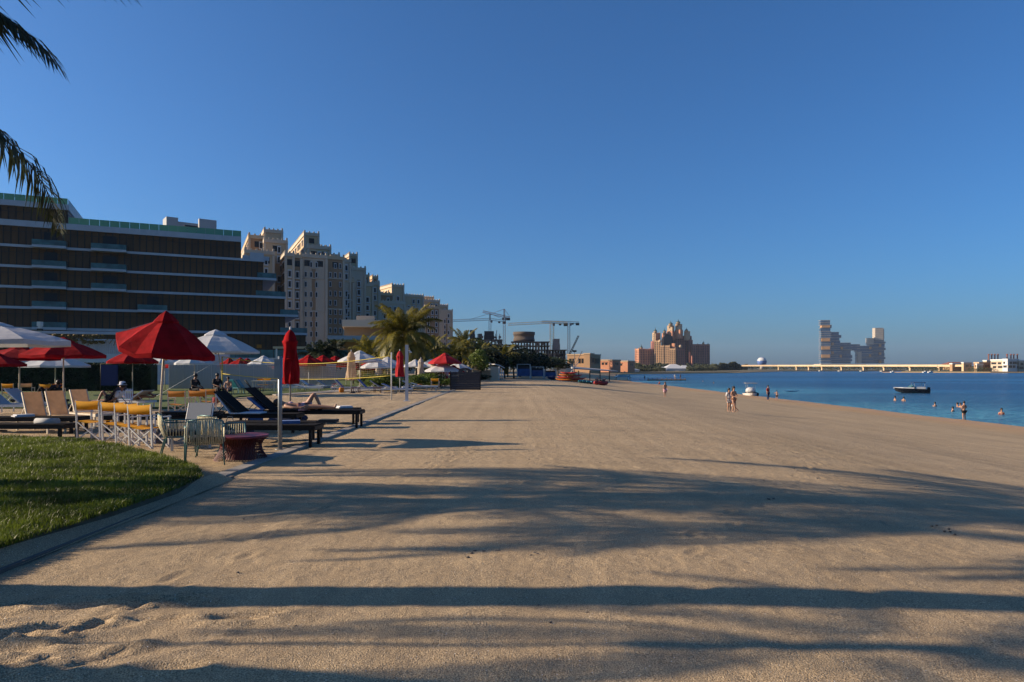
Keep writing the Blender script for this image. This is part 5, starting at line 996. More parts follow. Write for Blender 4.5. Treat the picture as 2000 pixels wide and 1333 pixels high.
# white tall slatted screen and pergola at left
pg = thing('slatted_screen', 'tall white slatted screen with a flat rail in front of the dark hotel', 'screen', (*XY(85, 70), 0)); L0, L1 = XY(60, 70)[0], XY(300, 74)[0]
b = MB()
for k in range(64): f = k/63; b.box((L0+(L1-L0)*f, 70+4*f, 2.4), (.11, .2, 4.6 if k > 22 else 3.8))
setm(abs_mb_obj(b, 'slats', M['band_white'], pg), kind='stuff'); b = MB(); b.beam((L0-2, 70, 5.35), (L1+1, 74, 5.35), .5, .28); b.beam((L0+14*.4, 71.5, 4.6), (L1, 74, 4.6), .2, .12); abs_mb_obj(b, 'top_rail', M['band_white'], pg)
b = MB()
for k in range(90): f = .12+.5*random.random(); b.ball((L0+(L1-L0)*f, 69.6+4*f, 4.6+random.uniform(-.4, .5)), (.22, .15, .12), 5, 4)
for k in range(26): f = .1+.9*k/26; b.beam((L0+(L1-L0)*f, 69.4+4*f, 4.3+.3*math.sin(k)), (L0+(L1-L0)*(f+.035), 69.4+4*f, 4.9+.25*math.cos(k)), .05)
abs_mb_obj(b, 'dry_creeper', M['palm_dry'], pg)
cp = thing('camera_post', 'white post with a dark band rising above the left parasols', 'post', (*XY(78, 60), 0)); b = MB(); b.box((0, 0, 2.7), (.22, .22, 5.4)); b.obj('post', M['white_paint'], cp); b = MB(); b.box((0, 0, 5.0), (.34, .34, .2)); b.obj('band', M['dark'], cp); b = MB(); b.box((0, 0, 5.5), (.34, .34, .4)); b.obj('head', M['white_paint'], cp)
bg2 = thing('garden_wall', 'low white wall and sheds under the white parasols left of the fence', 'wall', (*XY(300, 60), 0)); b = MB(); b.box((*XY(180, 66), 1.5), (26, .4, 3.0), R(3)); abs_mb_obj(b, 'wall', M['band_white'], bg2)
# dark notice board with a heart shaped cut in its upper edge
nb_ = thing('notice_board', 'dark wooden notice board with an arched top standing on the sand', 'notice board', (*XY(909, 50.5), 0), R(-2)); b = MB()
for k in range(8): b = MB(); b.box((0, 0, .09+k*.165), (2.16, .06, .158)); b.obj('plank', M['board_dark'], nb_)
b = MB(); n = 14; outer = [(.52*math.cos(math.pi*k/n)+.0, .32*math.sin(math.pi*k/n)) for k in range(n+1)]; inner = [(.2*math.cos(math.pi*k/n)+.0, .17*math.sin(math.pi*k/n)) for k in range(n+1)]
vs = [(x_-.02, yy, z+1.33) for yy in (-.03, .03) for x_, z in outer+inner]; m_ = 2*(n+1); fs = []
for k in range(n): fs += [(k, k+1, n+2+k, n+1+k), (m_+k+1, m_+k, m_+n+1+k, m_+n+2+k), (k+1, k, m_+k, m_+k+1), (n+1+k, n+2+k, m_+n+2+k, m_+n+1+k)]
b.add(vs, fs); b.obj('arched_top', M['board_dark'], nb_); b = MB()
for s in (-1, 1): b.box((s*1.1, .0, .68), (.07, .09, 1.42))
setm(b.obj('frame', M['black_frame'], nb_)); b = MB(); b.box((-.75, -.035, 1.07), (.55, .006, .012)); b.obj('painted_line', M['grey_wall'], nb_)
# white booth, low wall and curved pergola
wb = thing('beach_booth', 'white stepped booth with a small curved pergola right of the notice board', 'booth', (*XY(960, 92), 0)); b = MB(); b.prism([XY(958, 92), XY(973, 92), XY(976, 95), XY(960, 95)], 0, 1.85); abs_mb_obj(b, 'wall', M['pale_wall'], wb)
for i in range(3): b = MB(); X, Y = XY(975+i*4.2, 91-i); b.tube([(X, Y, 0), (X, Y, 2.0-.35*i)], .06, 6); abs_mb_obj(b, 'post', M['white_paint'], wb)
b = MB(); b.tube([P(955, 712.5, 92), P(966, 712, 91), P(976, 714, 90.5), (P(985, 719, 90))], .07, 5); b.tube([P(955, 709, 93), P(962, 713, 92)], .06, 5); abs_mb_obj(b, 'curved_rail', M['white_paint'], wb)
ww_ = thing('garden_wall', 'white scalloped low wall behind the notice board', 'wall', (*XY(940, 95), 0)); b = MB(); b.prism([XY(925, 94), XY(959, 94), XY(959, 94.3), XY(925, 94.3)], 0, 1.35); b.prism([XY(925, 94.31), XY(935, 94.31), XY(935, 94.6), XY(925, 94.6)], 0, 2.1); b.prism([XY(896, 92), XY(912, 92), XY(912, 93), XY(896, 93)], 0, 1.8); abs_mb_obj(b, 'wall', M['pale_wall'], ww_)
# blue trailers, tent, kayaks, sails
def trailer(label, xa, xb, d, z1, dep, open_top=False):
    X0, Y = XY(xa, d); X1, _ = XY(xb, d); zz = gz((X0+X1)/2, Y); t = thing('equipment_trailer', label, 'trailer', ((X0+X1)/2, Y, zz), 0, 'blue beach equipment trailers'); w_ = X1-X0
    b = MB(); b.box((0, dep/2, z1*.32+.25), (w_*.96, dep, z1*.5)); b.obj('body', M['blue_sheet'], t); b = MB(); b.box((0, dep/2, z1*.75), (w_*.9, dep*.9, z1*.3)); b.obj('inside', M['dark'], t)
    for sx in (-1, 1):
        for yy in (0, dep): b = MB(); b.box((sx*w_/2*.98, yy, z1/2), (.1, .1, z1)); b.obj('post', M['white_paint'], t)
    b = MB(); b.box((0, dep/2, z1), (w_, dep+.2, .1)); b.obj('roof', M['grey_wall'], t)
trailer('left blue trailer with white corner posts on the sand', 1010, 1036, 108, 2.25, 3); trailer('middle blue trailer with an open dark side', 1037, 1062, 112, 1.9, 3); trailer('low right blue trailer before the white tent', 1064, 1086, 116, 1.5, 2.5)
wt_ = thing('tent', 'white box tent beside the sandstone hall', 'tent', (*XY(1100, 170), gz(13, 170))); b = MB(); b.prism([XY(1083, 170), XY(1104, 170), XY(1120, 174), XY(1098, 180)], -.5, 2.6); abs_mb_obj(b, 'walls', M['pale_wall'], wt_); b = MB(); b.prism([XY(1082, 169.6), XY(1105, 169.6), XY(1121, 174), XY(1098, 181)], 2.61, 2.8); abs_mb_obj(b, 'roof', M['white_paint'], wt_)
def kayak(name, label, cat, x, y, z, rz, L_, m, group, W_=.7, H_=.3, stand=False):
    t = thing(name, label, cat, (x, y, z), rz, group); b = MB(); n = 10; vs = []
    for i in range(n+1):
        f = i/n*2-1; w_ = W_/2*(1-abs(f)**2.6); lift_ = .18*abs(f)**3
        for k in range(8): a = 2*math.pi*k/8; vs.append((f*L_/2, w_*math.cos(a), H_/2+H_/2*math.sin(a)*(1-.75*abs(f)**3)+lift_))
    b.add(vs, [(i*8+k, i*8+(k+1) % 8, (i+1)*8+(k+1) % 8, (i+1)*8+k) for i in range(n) for k in range(8)]+[tuple(range(7, -1, -1)), tuple(n*8+k for k in range(8))], True); o = b.obj('hull', M[m], t)
    b = MB(); b.lathe([(W_*.30, 0), (W_*.33, .02), (W_*.22, .03)], 10, (0, 0, H_)); b.obj('cockpit', M['dark'], t); return t
ki = 0; words = ['bottom left', 'bottom middle', 'bottom right', 'second row left', 'second row middle', 'second row right', 'third row left', 'third row right', 'top']
for row, (n_, z) in enumerate(((3, 0), (3, .36), (2, .72), (1, 1.06))):
    for k in range(n_): X, Y = XY(1102+k*12+row*3, 102); kayak('kayak', f'red and orange kayak in the stack on the sand, {words[ki]}', 'kayak', X, Y, gz(X, Y)+z, R(12*(k-1)), 2.6, 'kayak_red' if (k+row) % 2 else 'kayak_orange', 'stacked kayaks'); ki += 1
for i, px_ in enumerate((1136, 1142, 1148, 1155)): X, Y = XY(px_, 95); kayak('pedal_board', ['teal board left of the red jet skis, first', 'second teal board left of the red jet skis', 'third teal board left of the red jet skis', 'pale teal board nearest the red jet skis'][i], 'board', X, Y, gz(X, Y), R(60+i*9), 2.0, 'kayak_teal', 'teal boards on the sand', .8, .45)
for i, px_ in enumerate((1166, 1178)):
    X, Y = XY(px_, 92); t = kayak('jet_ski', ['dark red jet ski, left of the pair on the sand', 'dark red jet ski, right of the pair on the sand'][i], 'jet ski', X, Y, gz(X, Y), R(70-20*i), 2.4, 'cloth_red', 'jet skis', .95, .6); b = MB(); b.beam((-.5, 0, .7), (.3, 0, .75), .3, .22); b.obj('seat', M['dark'], t); b = MB(); b.tube([(.35,-.3,.95),(.4,0,1.0),(.35,.3,.95)], .03, 6); b.obj('handlebar', M['dark'], t); b = MB(); b.lathe([(.14, -.25), (.06, -.1)], 8, (.42, 0, 1.0)); b.obj('column', M['cloth_red'], t)
for i, px_ in enumerate((1090, 1082)): X, Y = XY(px_, 104); kayak('dinghy', ['pale dinghy left of the kayak stack', 'dark covered dinghy between the trailers and kayaks'][i], 'dinghy', X, Y, gz(X, Y), R(10+30*i), 2.8, 'cream_wall' if i == 0 else 'navy', 'dinghies on the sand', 1.1, .6)
# catamaran masts leaning
for i, (xa, ya, xb, yb2, m_) in enumerate(((1107, 738, 1130, 708, 'white_paint'), (1116, 728, 1137, 686, 'crane_grey'))):
    t = thing('leaning_mast', ['short white mast leaning over the kayaks', 'grey mast leaning right before the sandstone hall'][i], 'mast', tuple(P(xa, ya, 105))); b = MB(); b.tube([P(xa, ya, 105), P(xb, yb2, 105)], .05, 6); abs_mb_obj(b, 'spar', M[m_], t)
cb = thing('shade_roof', 'long low grey shade roof reaching toward the water beyond the boats', 'canopy', (*XY(1150, 150), gz(17, 150))); b = MB(); X0, Y = XY(1120, 150); X1, _ = XY(1207, 158); z = EYE-4*150/F
b.add([(X0, 150, z+.6), (X1, 158, z-.1), (X1, 164, z), (X0, 160, z+1.0), (X0, 150, z+.3), (X1, 158, z-.3), (X1, 164, z-.3), (X0, 160, z+.5)], ((0,1,2,3), (7,6,5,4), (0,4,5,1), (1,5,6,2), (2,6,7,3), (3,7,4,0))); abs_mb_obj(b, 'roof', M['grey_wall'], cb)
for px_ in (1130, 1152, 1172, 1190): b = MB(); X, Y = XY(px_, 154); b.box((X, Y, -.2), (.2, .2, 2.6)); abs_mb_obj(b, 'post', M['dark'], cb)
cb = thing('beach_hut', 'low pale blue hut roof near the water edge at the far beach end', 'hut', (*XY(1215, 205), -1.2)); b = MB(); X0, Y = XY(1205, 205); X1, _ = XY(1235, 205); zc_ = EYE-14*205/F; b.add([(X0, 205, zc_-.5), (X1, 205, zc_-.6), (X1, 212, zc_-.6), (X0, 212, zc_-.5), (X0+1, 208, zc_+.3), (X1-1, 208, zc_+.2)], ((0,1,5,4), (1,2,5), (2,3,4,5), (3,0,4), (3,2,1,0))); abs_mb_obj(b, 'roof', M['glass_aqua'], cb)
b = MB()
for q in (X0+.4, X1-.4):
    for yy in (205.4, 211.4): b.box((q, yy, zc_-1.3), (.15, .15, 1.6))
setm(abs_mb_obj(b, 'posts', M['white_paint'], cb), kind='stuff')
# floating dock, boats
fd = thing('floating_dock', 'low dark floating dock with people at its end', 'dock', (*XY(1300, 215), WATER_Z)); b = MB(); b.prism([XY(1264, 212), XY(1340, 216), XY(1340, 221), XY(1264, 216)], WATER_Z-.2, WATER_Z+.35); abs_mb_obj(b, 'deck', M['tan_wall'], fd)
b = MB()
for k in range(9): X, Y = XY(1266+k*9, 213); b.tube([(X, Y, WATER_Z-1), (X, Y, WATER_Z+.8)], .12, 6)
setm(abs_mb_obj(b, 'piles', M['bark'], fd), kind='stuff')
def hull(L_, W_, H_, n=14):
    b = MB(); vs = []
    for i in range(n+1):
        f = i/n; w_ = W_/2*(1 if f < .5 else math.cos((f-.5)*math.pi)**.7 if f < 1 else 0)+.01; sheer = H_*(1+.35*f*f); keel = -.3+1.15*max(0, f-.55)/.45*H_*max(0, f-.55)/.45; kx = f if f < .55 else .55+(f-.55)*.72
        vs += [(-L_/2+L_*f, -w_, sheer), (-L_/2+L_*(f+kx)/2, -w_*.82, keel*.5+.1), (-L_/2+L_*kx, 0, keel), (-L_/2+L_*(f+kx)/2, w_*.82, keel*.5+.1), (-L_/2+L_*f, w_, sheer)]
    fs = [(i*5+k, i*5+k+1, (i+1)*5+k+1, (i+1)*5+k) for i in range(n) for k in range(4)]+[(0,4,3,2,1)]+[(i*5, (i+1)*5, (i+1)*5+4, i*5+4) for i in range(n)]; b.add(vs, fs, False); return b
bd = (EYE-WATER_Z)*F/(768-HY); X, Y = XY(1779, bd); mb_ = thing('motor_boat', 'dark hulled motorboat with a white bow deck and dark canopy on the water', 'motorboat', (X, Y, WATER_Z), R(168)); b = hull(4.9, 1.8, .62); b.obj('hull', M['hull_dark'], mb_)
b = MB(); b.prism([(-.2, -.86), (1.3, -.66), (2.45, 0), (1.3, .66), (-.2, .86)], .70, .88); b.obj('fore_deck', M['hull_white'], mb_); b = MB(); b.add([(.3,-.72,.88), (.3,.72,.88), (-.15,.66,1.25), (-.15,-.66,1.25), (-.1, -.7, .88), (-.1,.7,.88)], ((0,1,2,3), (0,3,4), (1,5,2), (3,2,5,4))); b.obj('windscreen', M['glass_aqua'], mb_)
b = MB(); b.box((-1.0, 0, 1.62), (1.7, 1.5, .07)); b.obj('canopy', M['navy'], mb_); b = MB()
for sx in (-1.75, -.3):
    for sy in (-.65, .65): b.tube([(sx, sy, .6), (sx*.97, sy, 1.6)], .02, 5)
setm(b.obj('canopy_frame', M['grey_metal'], mb_), kind='stuff'); b = MB(); b.box((-1.2, 0, .8), (1.4, 1.2, .3)); b.obj('seats', M['hull_white'], mb_); b = MB(); b.box((-2.5, 0, .5), (.3, .4, .8)); b.obj('outboard_motor', M['dark'], mb_)
bd = (EYE-WATER_Z)*F/(774-HY); X, Y = XY(1466, bd); wbt = thing('small_boat', 'rounded white boat seen head on at the shoreline', 'boat', (X, Y, WATER_Z), R(-96)); b = hull(2.2, 1.7, .36); b.obj('hull', M['hull_white'], wbt); b = MB(); b.lathe([(.80, .44), (.82, .50), (.80, .56)], 20); b.obj('rub_rail', M['hull_dark'], wbt)
b = MB(); b.lathe([(.68, .57), (.64, .9), (.45, 1.15), (.2, 1.2)], 18); b.obj('cabin', M['hull_white'], wbt); b = MB()
for sx in (-.5, .5):
    for sy in (-.5, .5): b.tube([(sx, sy, .7), (sx, sy, 1.75)], .02, 5)
setm(b.obj('canopy_frame', M['grey_metal'], wbt), kind='stuff'); b = MB(); b.box((0, 0, 1.78), (1.3, 1.5, .05)); b.obj('canopy', M['cream_cloth'], wbt); b = MB(); b.ball((-.2, .98, .25), (.22, .2, .25), 8, 6); b.obj('fender', M['dark'], wbt)
sb_ = thing('paddle_board', 'dark outrigger board lying at the water edge beyond the woman in pink', 'board', (*XY(1335, 92), WATER_Z)); 
X, Y = XY(1344, 103); kayak('beached_canoe', 'dark canoe half in the water beyond the woman in the pink sarong', 'canoe', X, Y, WATER_Z+.0, R(-28), 3.6, 'navy', None); bpy.data.objects.remove(sb_)
X, Y = XY(1323, 106); kayak('beached_canoe', 'teal canoe with a white bow at the water edge', 'canoe', X, Y, WATER_Z+.0, R(-20), 3.0, 'kayak_teal', None)
X, Y = XY(1547, 112); kayak('paddle_board', 'pale paddle board lying flat on the water right of the two bathers', 'board', X, Y, WATER_Z-.02, R(4), 2.6, 'kayak_blue', None, .6, .14)
for i, (px_, d, c) in enumerate(((1745, 640, 'hull_white'), (1818, 610, 'hull_white'), (1808, 620, 'hull_white'))):
    X, Y = XY(px_, d); t = thing('moored_boat', ['tiny white boat under the bridge by the pier', 'tiny white boat moored off the far beach, right one', 'tiny white boat moored off the far beach, left one'][i], 'boat', (X, Y, WATER_Z), .2, 'boats moored by the far shore'); hull(6, 2, .8).obj('hull', M[c], t); b = MB(); b.box((0, 0, 1.2), (2, 1.4, .9)); b.obj('cabin', M['grey_wall'], t)

# ------------------------------------------------------------ people
BASE = dict(pel=(0,0,.94), spi=(0,0,1.12), che=(0,.0,1.30), nck=(0,0,1.47), hdb=(0,-.01,1.55), hd=(0,-.02,1.64), hdt=(0,-.01,1.735), nose=(0,-.10,1.63), shl=(-.17,0,1.41), ell=(-.22,.02,1.13), wrl=(-.23,-.05,.89), hal=(-.23,-.07,.81),
            shr=(.17,0,1.41), elr=(.22,.02,1.13), wrr=(.23,-.05,.89), har=(.23,-.07,.81), hil=(-.09,0,.88), knl=(-.10,-.02,.50), anl=(-.10,.02,.09), tol=(-.11,-.13,.03), hir=(.09,0,.88), knr=(.10,-.02,.50), anr=(.10,.02,.09), tor=(.11,-.13,.03))
RAD = dict(pel=(.145,.10), spi=(.12,.085), che=(.145,.10), nck=(.052,.052), hdb=(.065,.07), hd=(.082,.098), hdt=(.05,.06), nose=(.014,.014), sh=(.06,.055), el=(.042,.04), wr=(.027,.024), ha=(.036,.018), hi=(.095,.09), kn=(.058,.058), an=(.036,.04), to=(.032,.022))
EDG = [('pel','spi'),('spi','che'),('che','nck'),('nck','hdb'),('hdb','hd'),('hd','hdt'),('hd','nose')]+[(a+s, b_+s) for s in 'lr' for a, b_ in (('sh','el'),('el','wr'),('wr','ha'),('hi','kn'),('kn','an'),('an','to'))]+[('che','shl'),('che','shr'),('pel','hil'),('pel','hir')]
def skin_mesh(J, names, edges, grow, m, name, parent, root, fingers=False, rad_scale=1.0):
    vs, es, rs = [], [], []; idx = {}
    for k in names:
        idx[k] = len(vs); vs.append(J[k]); r_ = RAD.get(k) or RAD[k[:2]]; rs.append((r_[0]*rad_scale+grow, r_[1]*rad_scale+grow))
    for a, b_ in edges:
        if a in idx and b_ in idx: es.append((idx[a], idx[b_]))
    if fingers:
        for s in 'lr':
            h = Vector(J['ha'+s]); d = (h-Vector(J['wr'+s])).normalized(); sd_ = d.cross(Vector((1,0,0)) if abs(d.x) < .8 else Vector((0,1,0))).normalized()
            for k, (o, L_) in enumerate(((-.030,.062),(-.010,.072),(.010,.070),(.030,.055))):
                p0 = len(vs); vs.append(tuple(h+sd_*o+d*.03)); rs.append((.009,.009)); vs.append(tuple(h+sd_*o*1.15+d*(.03+L_))); rs.append((.007,.007)); es += [(idx['ha'+s], p0), (p0, p0+1)]
            p0 = len(vs); vs.append(tuple(h-sd_*.055-d*.01)); rs.append((.010,.010)); vs.append(tuple(h-sd_*.07+d*.03)); rs.append((.008,.008)); es += [(idx['wr'+s], p0), (p0, p0+1)]
    me = bpy.data.meshes.new(name); me.from_pydata([tuple(v) for v in vs], es, []); me.materials.append(m)
    o = link(name, me, parent); md = o.modifiers.new('Skin', 'SKIN'); md.use_smooth_shade = True
    for i, r_ in enumerate(rs): o.data.skin_vertices[0].data[i].radius = r_
    for i in range(len(rs)): o.data.skin_vertices[0].data[i].use_root = (i == idx[root])
    s_ = o.modifiers.new('Subd', 'SUBSURF'); s_.levels = 1; s_.render_levels = 1; return o
def person(label, x, y, z, h, rz, pose=None, skin='skin', hair='hair', hairlen=.25, wear=(), group=None, clip=None, hat=None):
    J = {k: Vector(v) for k, v in BASE.items()}
    if pose:
        for k, v in pose.items(): J[k] = Vector(v)
    t = thing('person', label, 'person', (x, y, z), rz, group); t.scale = (h/1.75,)*3
    names = list(J); names = [k for k in names if not clip or k in clip]
    rt = 'pel' if 'pel' in names else 'che'; skin_mesh(J, names, EDG, 0, M[skin], 'body', t, rt, fingers=('hal' in names))
    hd, up = J['hd'], (J['hdt']-J['hdb']).normalized(); face = (J['nose']-J['hd']); face -= up*face.dot(up); face = face.normalized() if face.length > .01 else Vector((0,-1,0))
    b = MB(); c = hd+up*.035-face*.022; b.ball(c, (.095, .105, .105), 12, 8)
    if hairlen > .08: b.tube([c-face*.03, c-face*.075-up*.08, hd-face*.10-up*(.10+hairlen*.5), hd-face*.09-up*(.06+hairlen)], [.085, .085, .07, .035], 8)
    b.obj('hair', M[hair], t)
    b = MB(); side = up.cross(face)
    for s in (-1, 1): b.ball(hd+face*.088+side*s*.03+up*.015, .010, 6, 4)
    b.obj('eyes', M['dark'], t)
    if hat: b = MB(); b.lathe([(.16, .03), (.10, .05), (.095, .14), (.04, .16)], 14, tuple(hd)); b.obj('hat', M[hat], t)
    for nm, m, ks, gr in wear:
        ks = [k for k in ks if k in names]
        if nm in ('shorts', 'bikini_bottom', 'swim_shorts'):
            for s in 'lr':
                f = .12 if nm == 'bikini_bottom' else .62; J['hm'+s] = J['hi'+s].lerp(J['kn'+s], f)
            RAD['hm'] = (.088,.088); skin_mesh(J, ['pel','hil','hir','hml','hmr'], [('pel','hil'),('pel','hir'),('hil','hml'),('hir','hmr')], gr, M[m], nm, t, 'pel')
        else: skin_mesh(J, ks, EDG, gr, M[m], nm, t, ks[0])
    return t
TORSO = ['che','spi','pel','shl','shr']; TOP = ['che','shl','shr','spi','pel','ell','elr']; LEGS = ['pel','hil','hir','knl','knr','anl','anr']
def ground(px_, py_, z_=None):
    d = 40.0
    for _ in range(30): X = (px_-1000)/F*d; z = gz(X, d); d = .5*d+.5*(EYE-z)*F/(py_-HY)
    return X, d, z
X, Y, Z = ground(1433, 806)
person('woman with long dark hair in a peach bikini walking on the sand', X, Y, Z, 51/F*Y, R(25), dict(wrr=(.12,-.22,1.12), har=(.06,-.26,1.15), elr=(.22,-.02,1.15), wrl=(-.10,-.24,1.05), hal=(-.06,-.28,1.1), knl=(-.08,-.10,.5), anl=(-.08,.04,.09), tol=(-.08,-.1,.03)), 'skin', 'hair', .35, (('bikini_top', 'cloth_white', ['che'], .006), ('bikini_bottom', 'skin_tan', [], .012)))
X2, Y2, Z2 = ground(1429, 800)
person('second woman partly hidden behind the long haired one, white top', X-.10, Y+.45, Z, 47/F*Y, R(15), None, 'skin', 'hair', .3, (('shirt', 'cloth_white', TOP, .02), ('shorts', 'cloth_white', [], .02)))
X3, Y3, Z3 = ground(1440, 799)
person('child leaning with legs stretched behind the long haired woman', X+.16, Y+.7, Z, 36/F*Y, R(-90), dict(pel=(0,.1,.62), hil=(-.09,.08,.6), hir=(.09,.08,.6), spi=(0,-.03,.78), che=(0,-.15,.92), nck=(0,-.27,1.04), hdb=(0,-.32,1.10), hd=(0,-.38,1.18), hdt=(0,-.41,1.27), nose=(0,-.46,1.14), shl=(-.16,-.2,1.0), shr=(.16,-.2,1.0), ell=(-.2,-.32,.8), elr=(.2,-.32,.8), wrl=(-.2,-.4,.6), wrr=(.2,-.4,.6), hal=(-.2,-.42,.54), har=(.2,-.42,.54), knl=(-.1,.35,.36), knr=(.1,.3,.34), anl=(-.1,.62,.09), anr=(.1,.55,.08), tol=(-.1,.52,.03), tor=(.1,.46,.03)), 'skin', 'hair', .1, (('swim_shorts', 'cloth_white', [], .02),))
X, Y, Z = ground(1299, 776)
person('woman with a bare back holding a pink towel round her legs', X, Y, Z, 30/F*Y, R(200), dict(wrl=(-.1,-.2,.95), hal=(-.05,-.22,.95)), 'skin', 'hair_brown', .12, (('sarong', 'cloth_pink', ['pel','hil','hir','knl','knr'], .07), ('bikini_top', 'cloth_red', ['che'], .006)))
X, Y, Z = ground(1500, 783)
person('man in dark trousers and reddish top at the waterline', X, Y, Z, 30/F*Y, R(30), None, 'skin', 'hair', .02, (('shirt', 'cloth_red', TOP, .015), ('trousers', 'cloth_blue', LEGS, .015)))
X, Y, Z = ground(1517, 783)
person('small child in dark shorts beside the man at the waterline', X, Y, Z, 20/F*Y, R(-30), dict(wrl=(-.4,-.05,1.2), hal=(-.46,-.06,1.25), ell=(-.32,0,1.3)), 'skin', 'hair', .02, (('swim_shorts', 'cloth_black', [], .02),))
dm = (EYE-WATER_Z)*F/(820-HY); X, Y = XY(1883, dm)
person('man in black swim shorts standing ankle deep, back turned', X, Y, WATER_Z-.12, 39/F*dm, R(190), dict(ell=(-.24,.0,1.16), wrl=(-.10,-.16,1.05), hal=(-.04,-.2,1.05), elr=(.24,0,1.16), wrr=(.12,-.16,1.02), har=(.06,-.2,1.02)), 'skin', 'hair', .02, (('swim_shorts', 'cloth_black', [], .03),))
UP = ['che','nck','hdb','hd','hdt','nose','shl','shr','ell','elr','spi']
for i, (px_, py_, lb, sk_, wr_) in enumerate(((1748,783,'swimmer left of a pair near the motorboat, shoulders out of the water','skin',None), (1765,784,'swimmer right of the pair near the motorboat','skin',None), (1826,794,'swimmer with a dark head and light shoulders midway to the standing man','skin','cloth_white'), (1861,804,'dark haired swimmer low in the water left of the standing man','skin','cloth_black'), (1870,795,'dark haired swimmer behind the standing man, left','skin',None), (1876,796,'fair haired swimmer just behind the standing man','skin',None), (1956,810,'swimmer near the right edge facing left','skin','cloth_red'), (1394,749,'distant swimmer left of the long haired woman','skin',None), (1373,746,'distant swimmer beyond the white boat','skin',None))):
    d = (EYE-WATER_Z)*F/(py_-HY); X, Y = XY(px_, d); big = i in (0, 1, 6)
    person(lb, X, Y, WATER_Z-(1.20 if big else 1.30), 1.72, R(90+i*40), None, sk_, 'hair_brown' if i == 5 else 'hair', .05 if i != 6 else .25, ((('shirt', wr_, ['che','spi','shl','shr'], .015),) if wr_ else ()), 'swimmers off the beach', clip=UP)
SIT = dict(pel=(0,.05,.45), hil=(-.09,.03,.44), hir=(.09,.03,.44), spi=(0,.06,.63), che=(0,.04,.82), nck=(0,.0,.98), hdb=(0,-.02,1.05), hd=(0,-.05,1.14), hdt=(0,-.05,1.235), nose=(0,-.14,1.12), shl=(-.17,.02,.92), shr=(.17,.02,.92), ell=(-.23,-.08,.68), elr=(.23,-.08,.68), wrl=(-.15,-.28,.62), wrr=(.15,-.28,.62), hal=(-.12,-.35,.60), har=(.12,-.35,.60), knl=(-.13,-.40,.50), knr=(.13,-.40,.50), anl=(-.13,-.42,.09), anr=(.13,-.42,.09), tol=(-.13,-.56,.03), tor=(.13,-.56,.03))
def stool(x, y, rz, lb, m='cushion_dark', h=.4):
    t = thing('low_stool', lb, 'stool', (x, y, 0), rz, 'stools before the white fence'); b = MB(); b.lathe([(.2, h-.05), (.21, h-.02), (.19, h)], 14); b.obj('seat', M[m], t)
    for k in range(4): a = k*1.571+.78; b = MB(); b.tube([(.14*math.cos(a), .14*math.sin(a), h-.05), (.19*math.cos(a), .19*math.sin(a), 0)], .014, 5); b.obj('leg', M[m], t)
for px_, d, rz, lb, sk_, top_ in ((381, 34, R(70), 'person in black clothes seated before the white fence, left', 'skin_tan', 'cloth_black'), (424, 36, R(50), 'person in black seated right of the wooden parasol pole', 'skin_tan', 'cloth_black'), (446, 38, R(0), 'bare chested person seated facing the viewer on the lawn', 'skin', None)):
    X, Y = XY(px_, d); h_ = 1.78 if top_ else 1.5
    person(lb, X, Y, .06, h_, rz, SIT, sk_, 'hair', .03, ((('shirt', 'cloth_black', TOP, .03), ('trousers', 'cloth_black', LEGS, .02)) if top_ else (('swim_shorts', 'cloth_blue', [], .02),))); stool(X, Y+.05, rz, 'stool under the '+lb.split(',')[0].replace('person ', 'one '), h=.36)
LIE = dict(pel=(0,0,.10), hil=(-.09,.03,.10), hir=(.09,.03,.10), spi=(0,-.18,.11), che=(0,-.36,.13), nck=(0,-.53,.16), hdb=(0,-.60,.19), hd=(0,-.69,.22), hdt=(0,-.78,.24), nose=(0,-.67,.32), shl=(-.17,-.47,.12), shr=(.17,-.47,.12), ell=(-.27,-.22,.08), elr=(.27,-.22,.08), wrl=(-.27,.02,.08), wrr=(.27,.02,.08), hal=(-.27,.10,.07), har=(.27,.10,.07), knl=(-.11,.24,.46), knr=(.11,.45,.10), anl=(-.11,.42,.08), anr=(.12,.86,.07), tol=(-.11,.54,.05), tor=(.12,.9,.18))
X, Y = XY(594, 18.4); person('sunbather lying on the black lounger with one knee raised', X, Y, .475, 1.75, R(-90), LIE, 'skin', 'hair_brown', .02, (('bikini_top', 'cloth_pink', ['che'], .008), ('bikini_bottom', 'cloth_pink', [], .012)))
X, Y = XY(250, 27); 
REC = dict(LIE); REC.update(knl=(-.11,.40,.30), anl=(-.11,.78,.08), tol=(-.11,.82,.2))
person('sunbather lying on a pale towel on the lawn lounger', X+.3, Y, .40, 1.7, R(-95), REC, 'skin_tan', 'hair_brown', .1, (('bikini_bottom', 'cloth_red', [], .012), ('bikini_top', 'cloth_red', ['che'], .008)))
REC2 = dict(LIE); REC2.update(che=(0,-.24,.30), spi=(0,-.12,.18), nck=(0,-.33,.47), hdb=(0,-.36,.54), hd=(0,-.38,.63), hdt=(0,-.40,.72), nose=(0,-.29,.61), shl=(-.17,-.30,.41), shr=(.17,-.30,.41), ell=(-.24,-.30,.2), elr=(.24,-.1,.3), wrl=(-.24,-.1,.10), wrr=(.2,.12,.36), hal=(-.24,-.03,.09), har=(.18,.18,.38))
X, Y = XY(218, 24); person('reclining person in a white sun hat on a dark lounger on the lawn', X, Y, .36, 1.75, R(90), REC2, 'skin_tan', 'hair', .05, (('shirt', 'cloth_white', TOP, .02), ('shorts', 'cloth_black', [], .02)), hat='towel_white')
lounger('dark lounger under the person in the white sun hat', X-.35, 24, R(180), 'black_frame', 'navy', .9, 2.0, .62, .33, None)
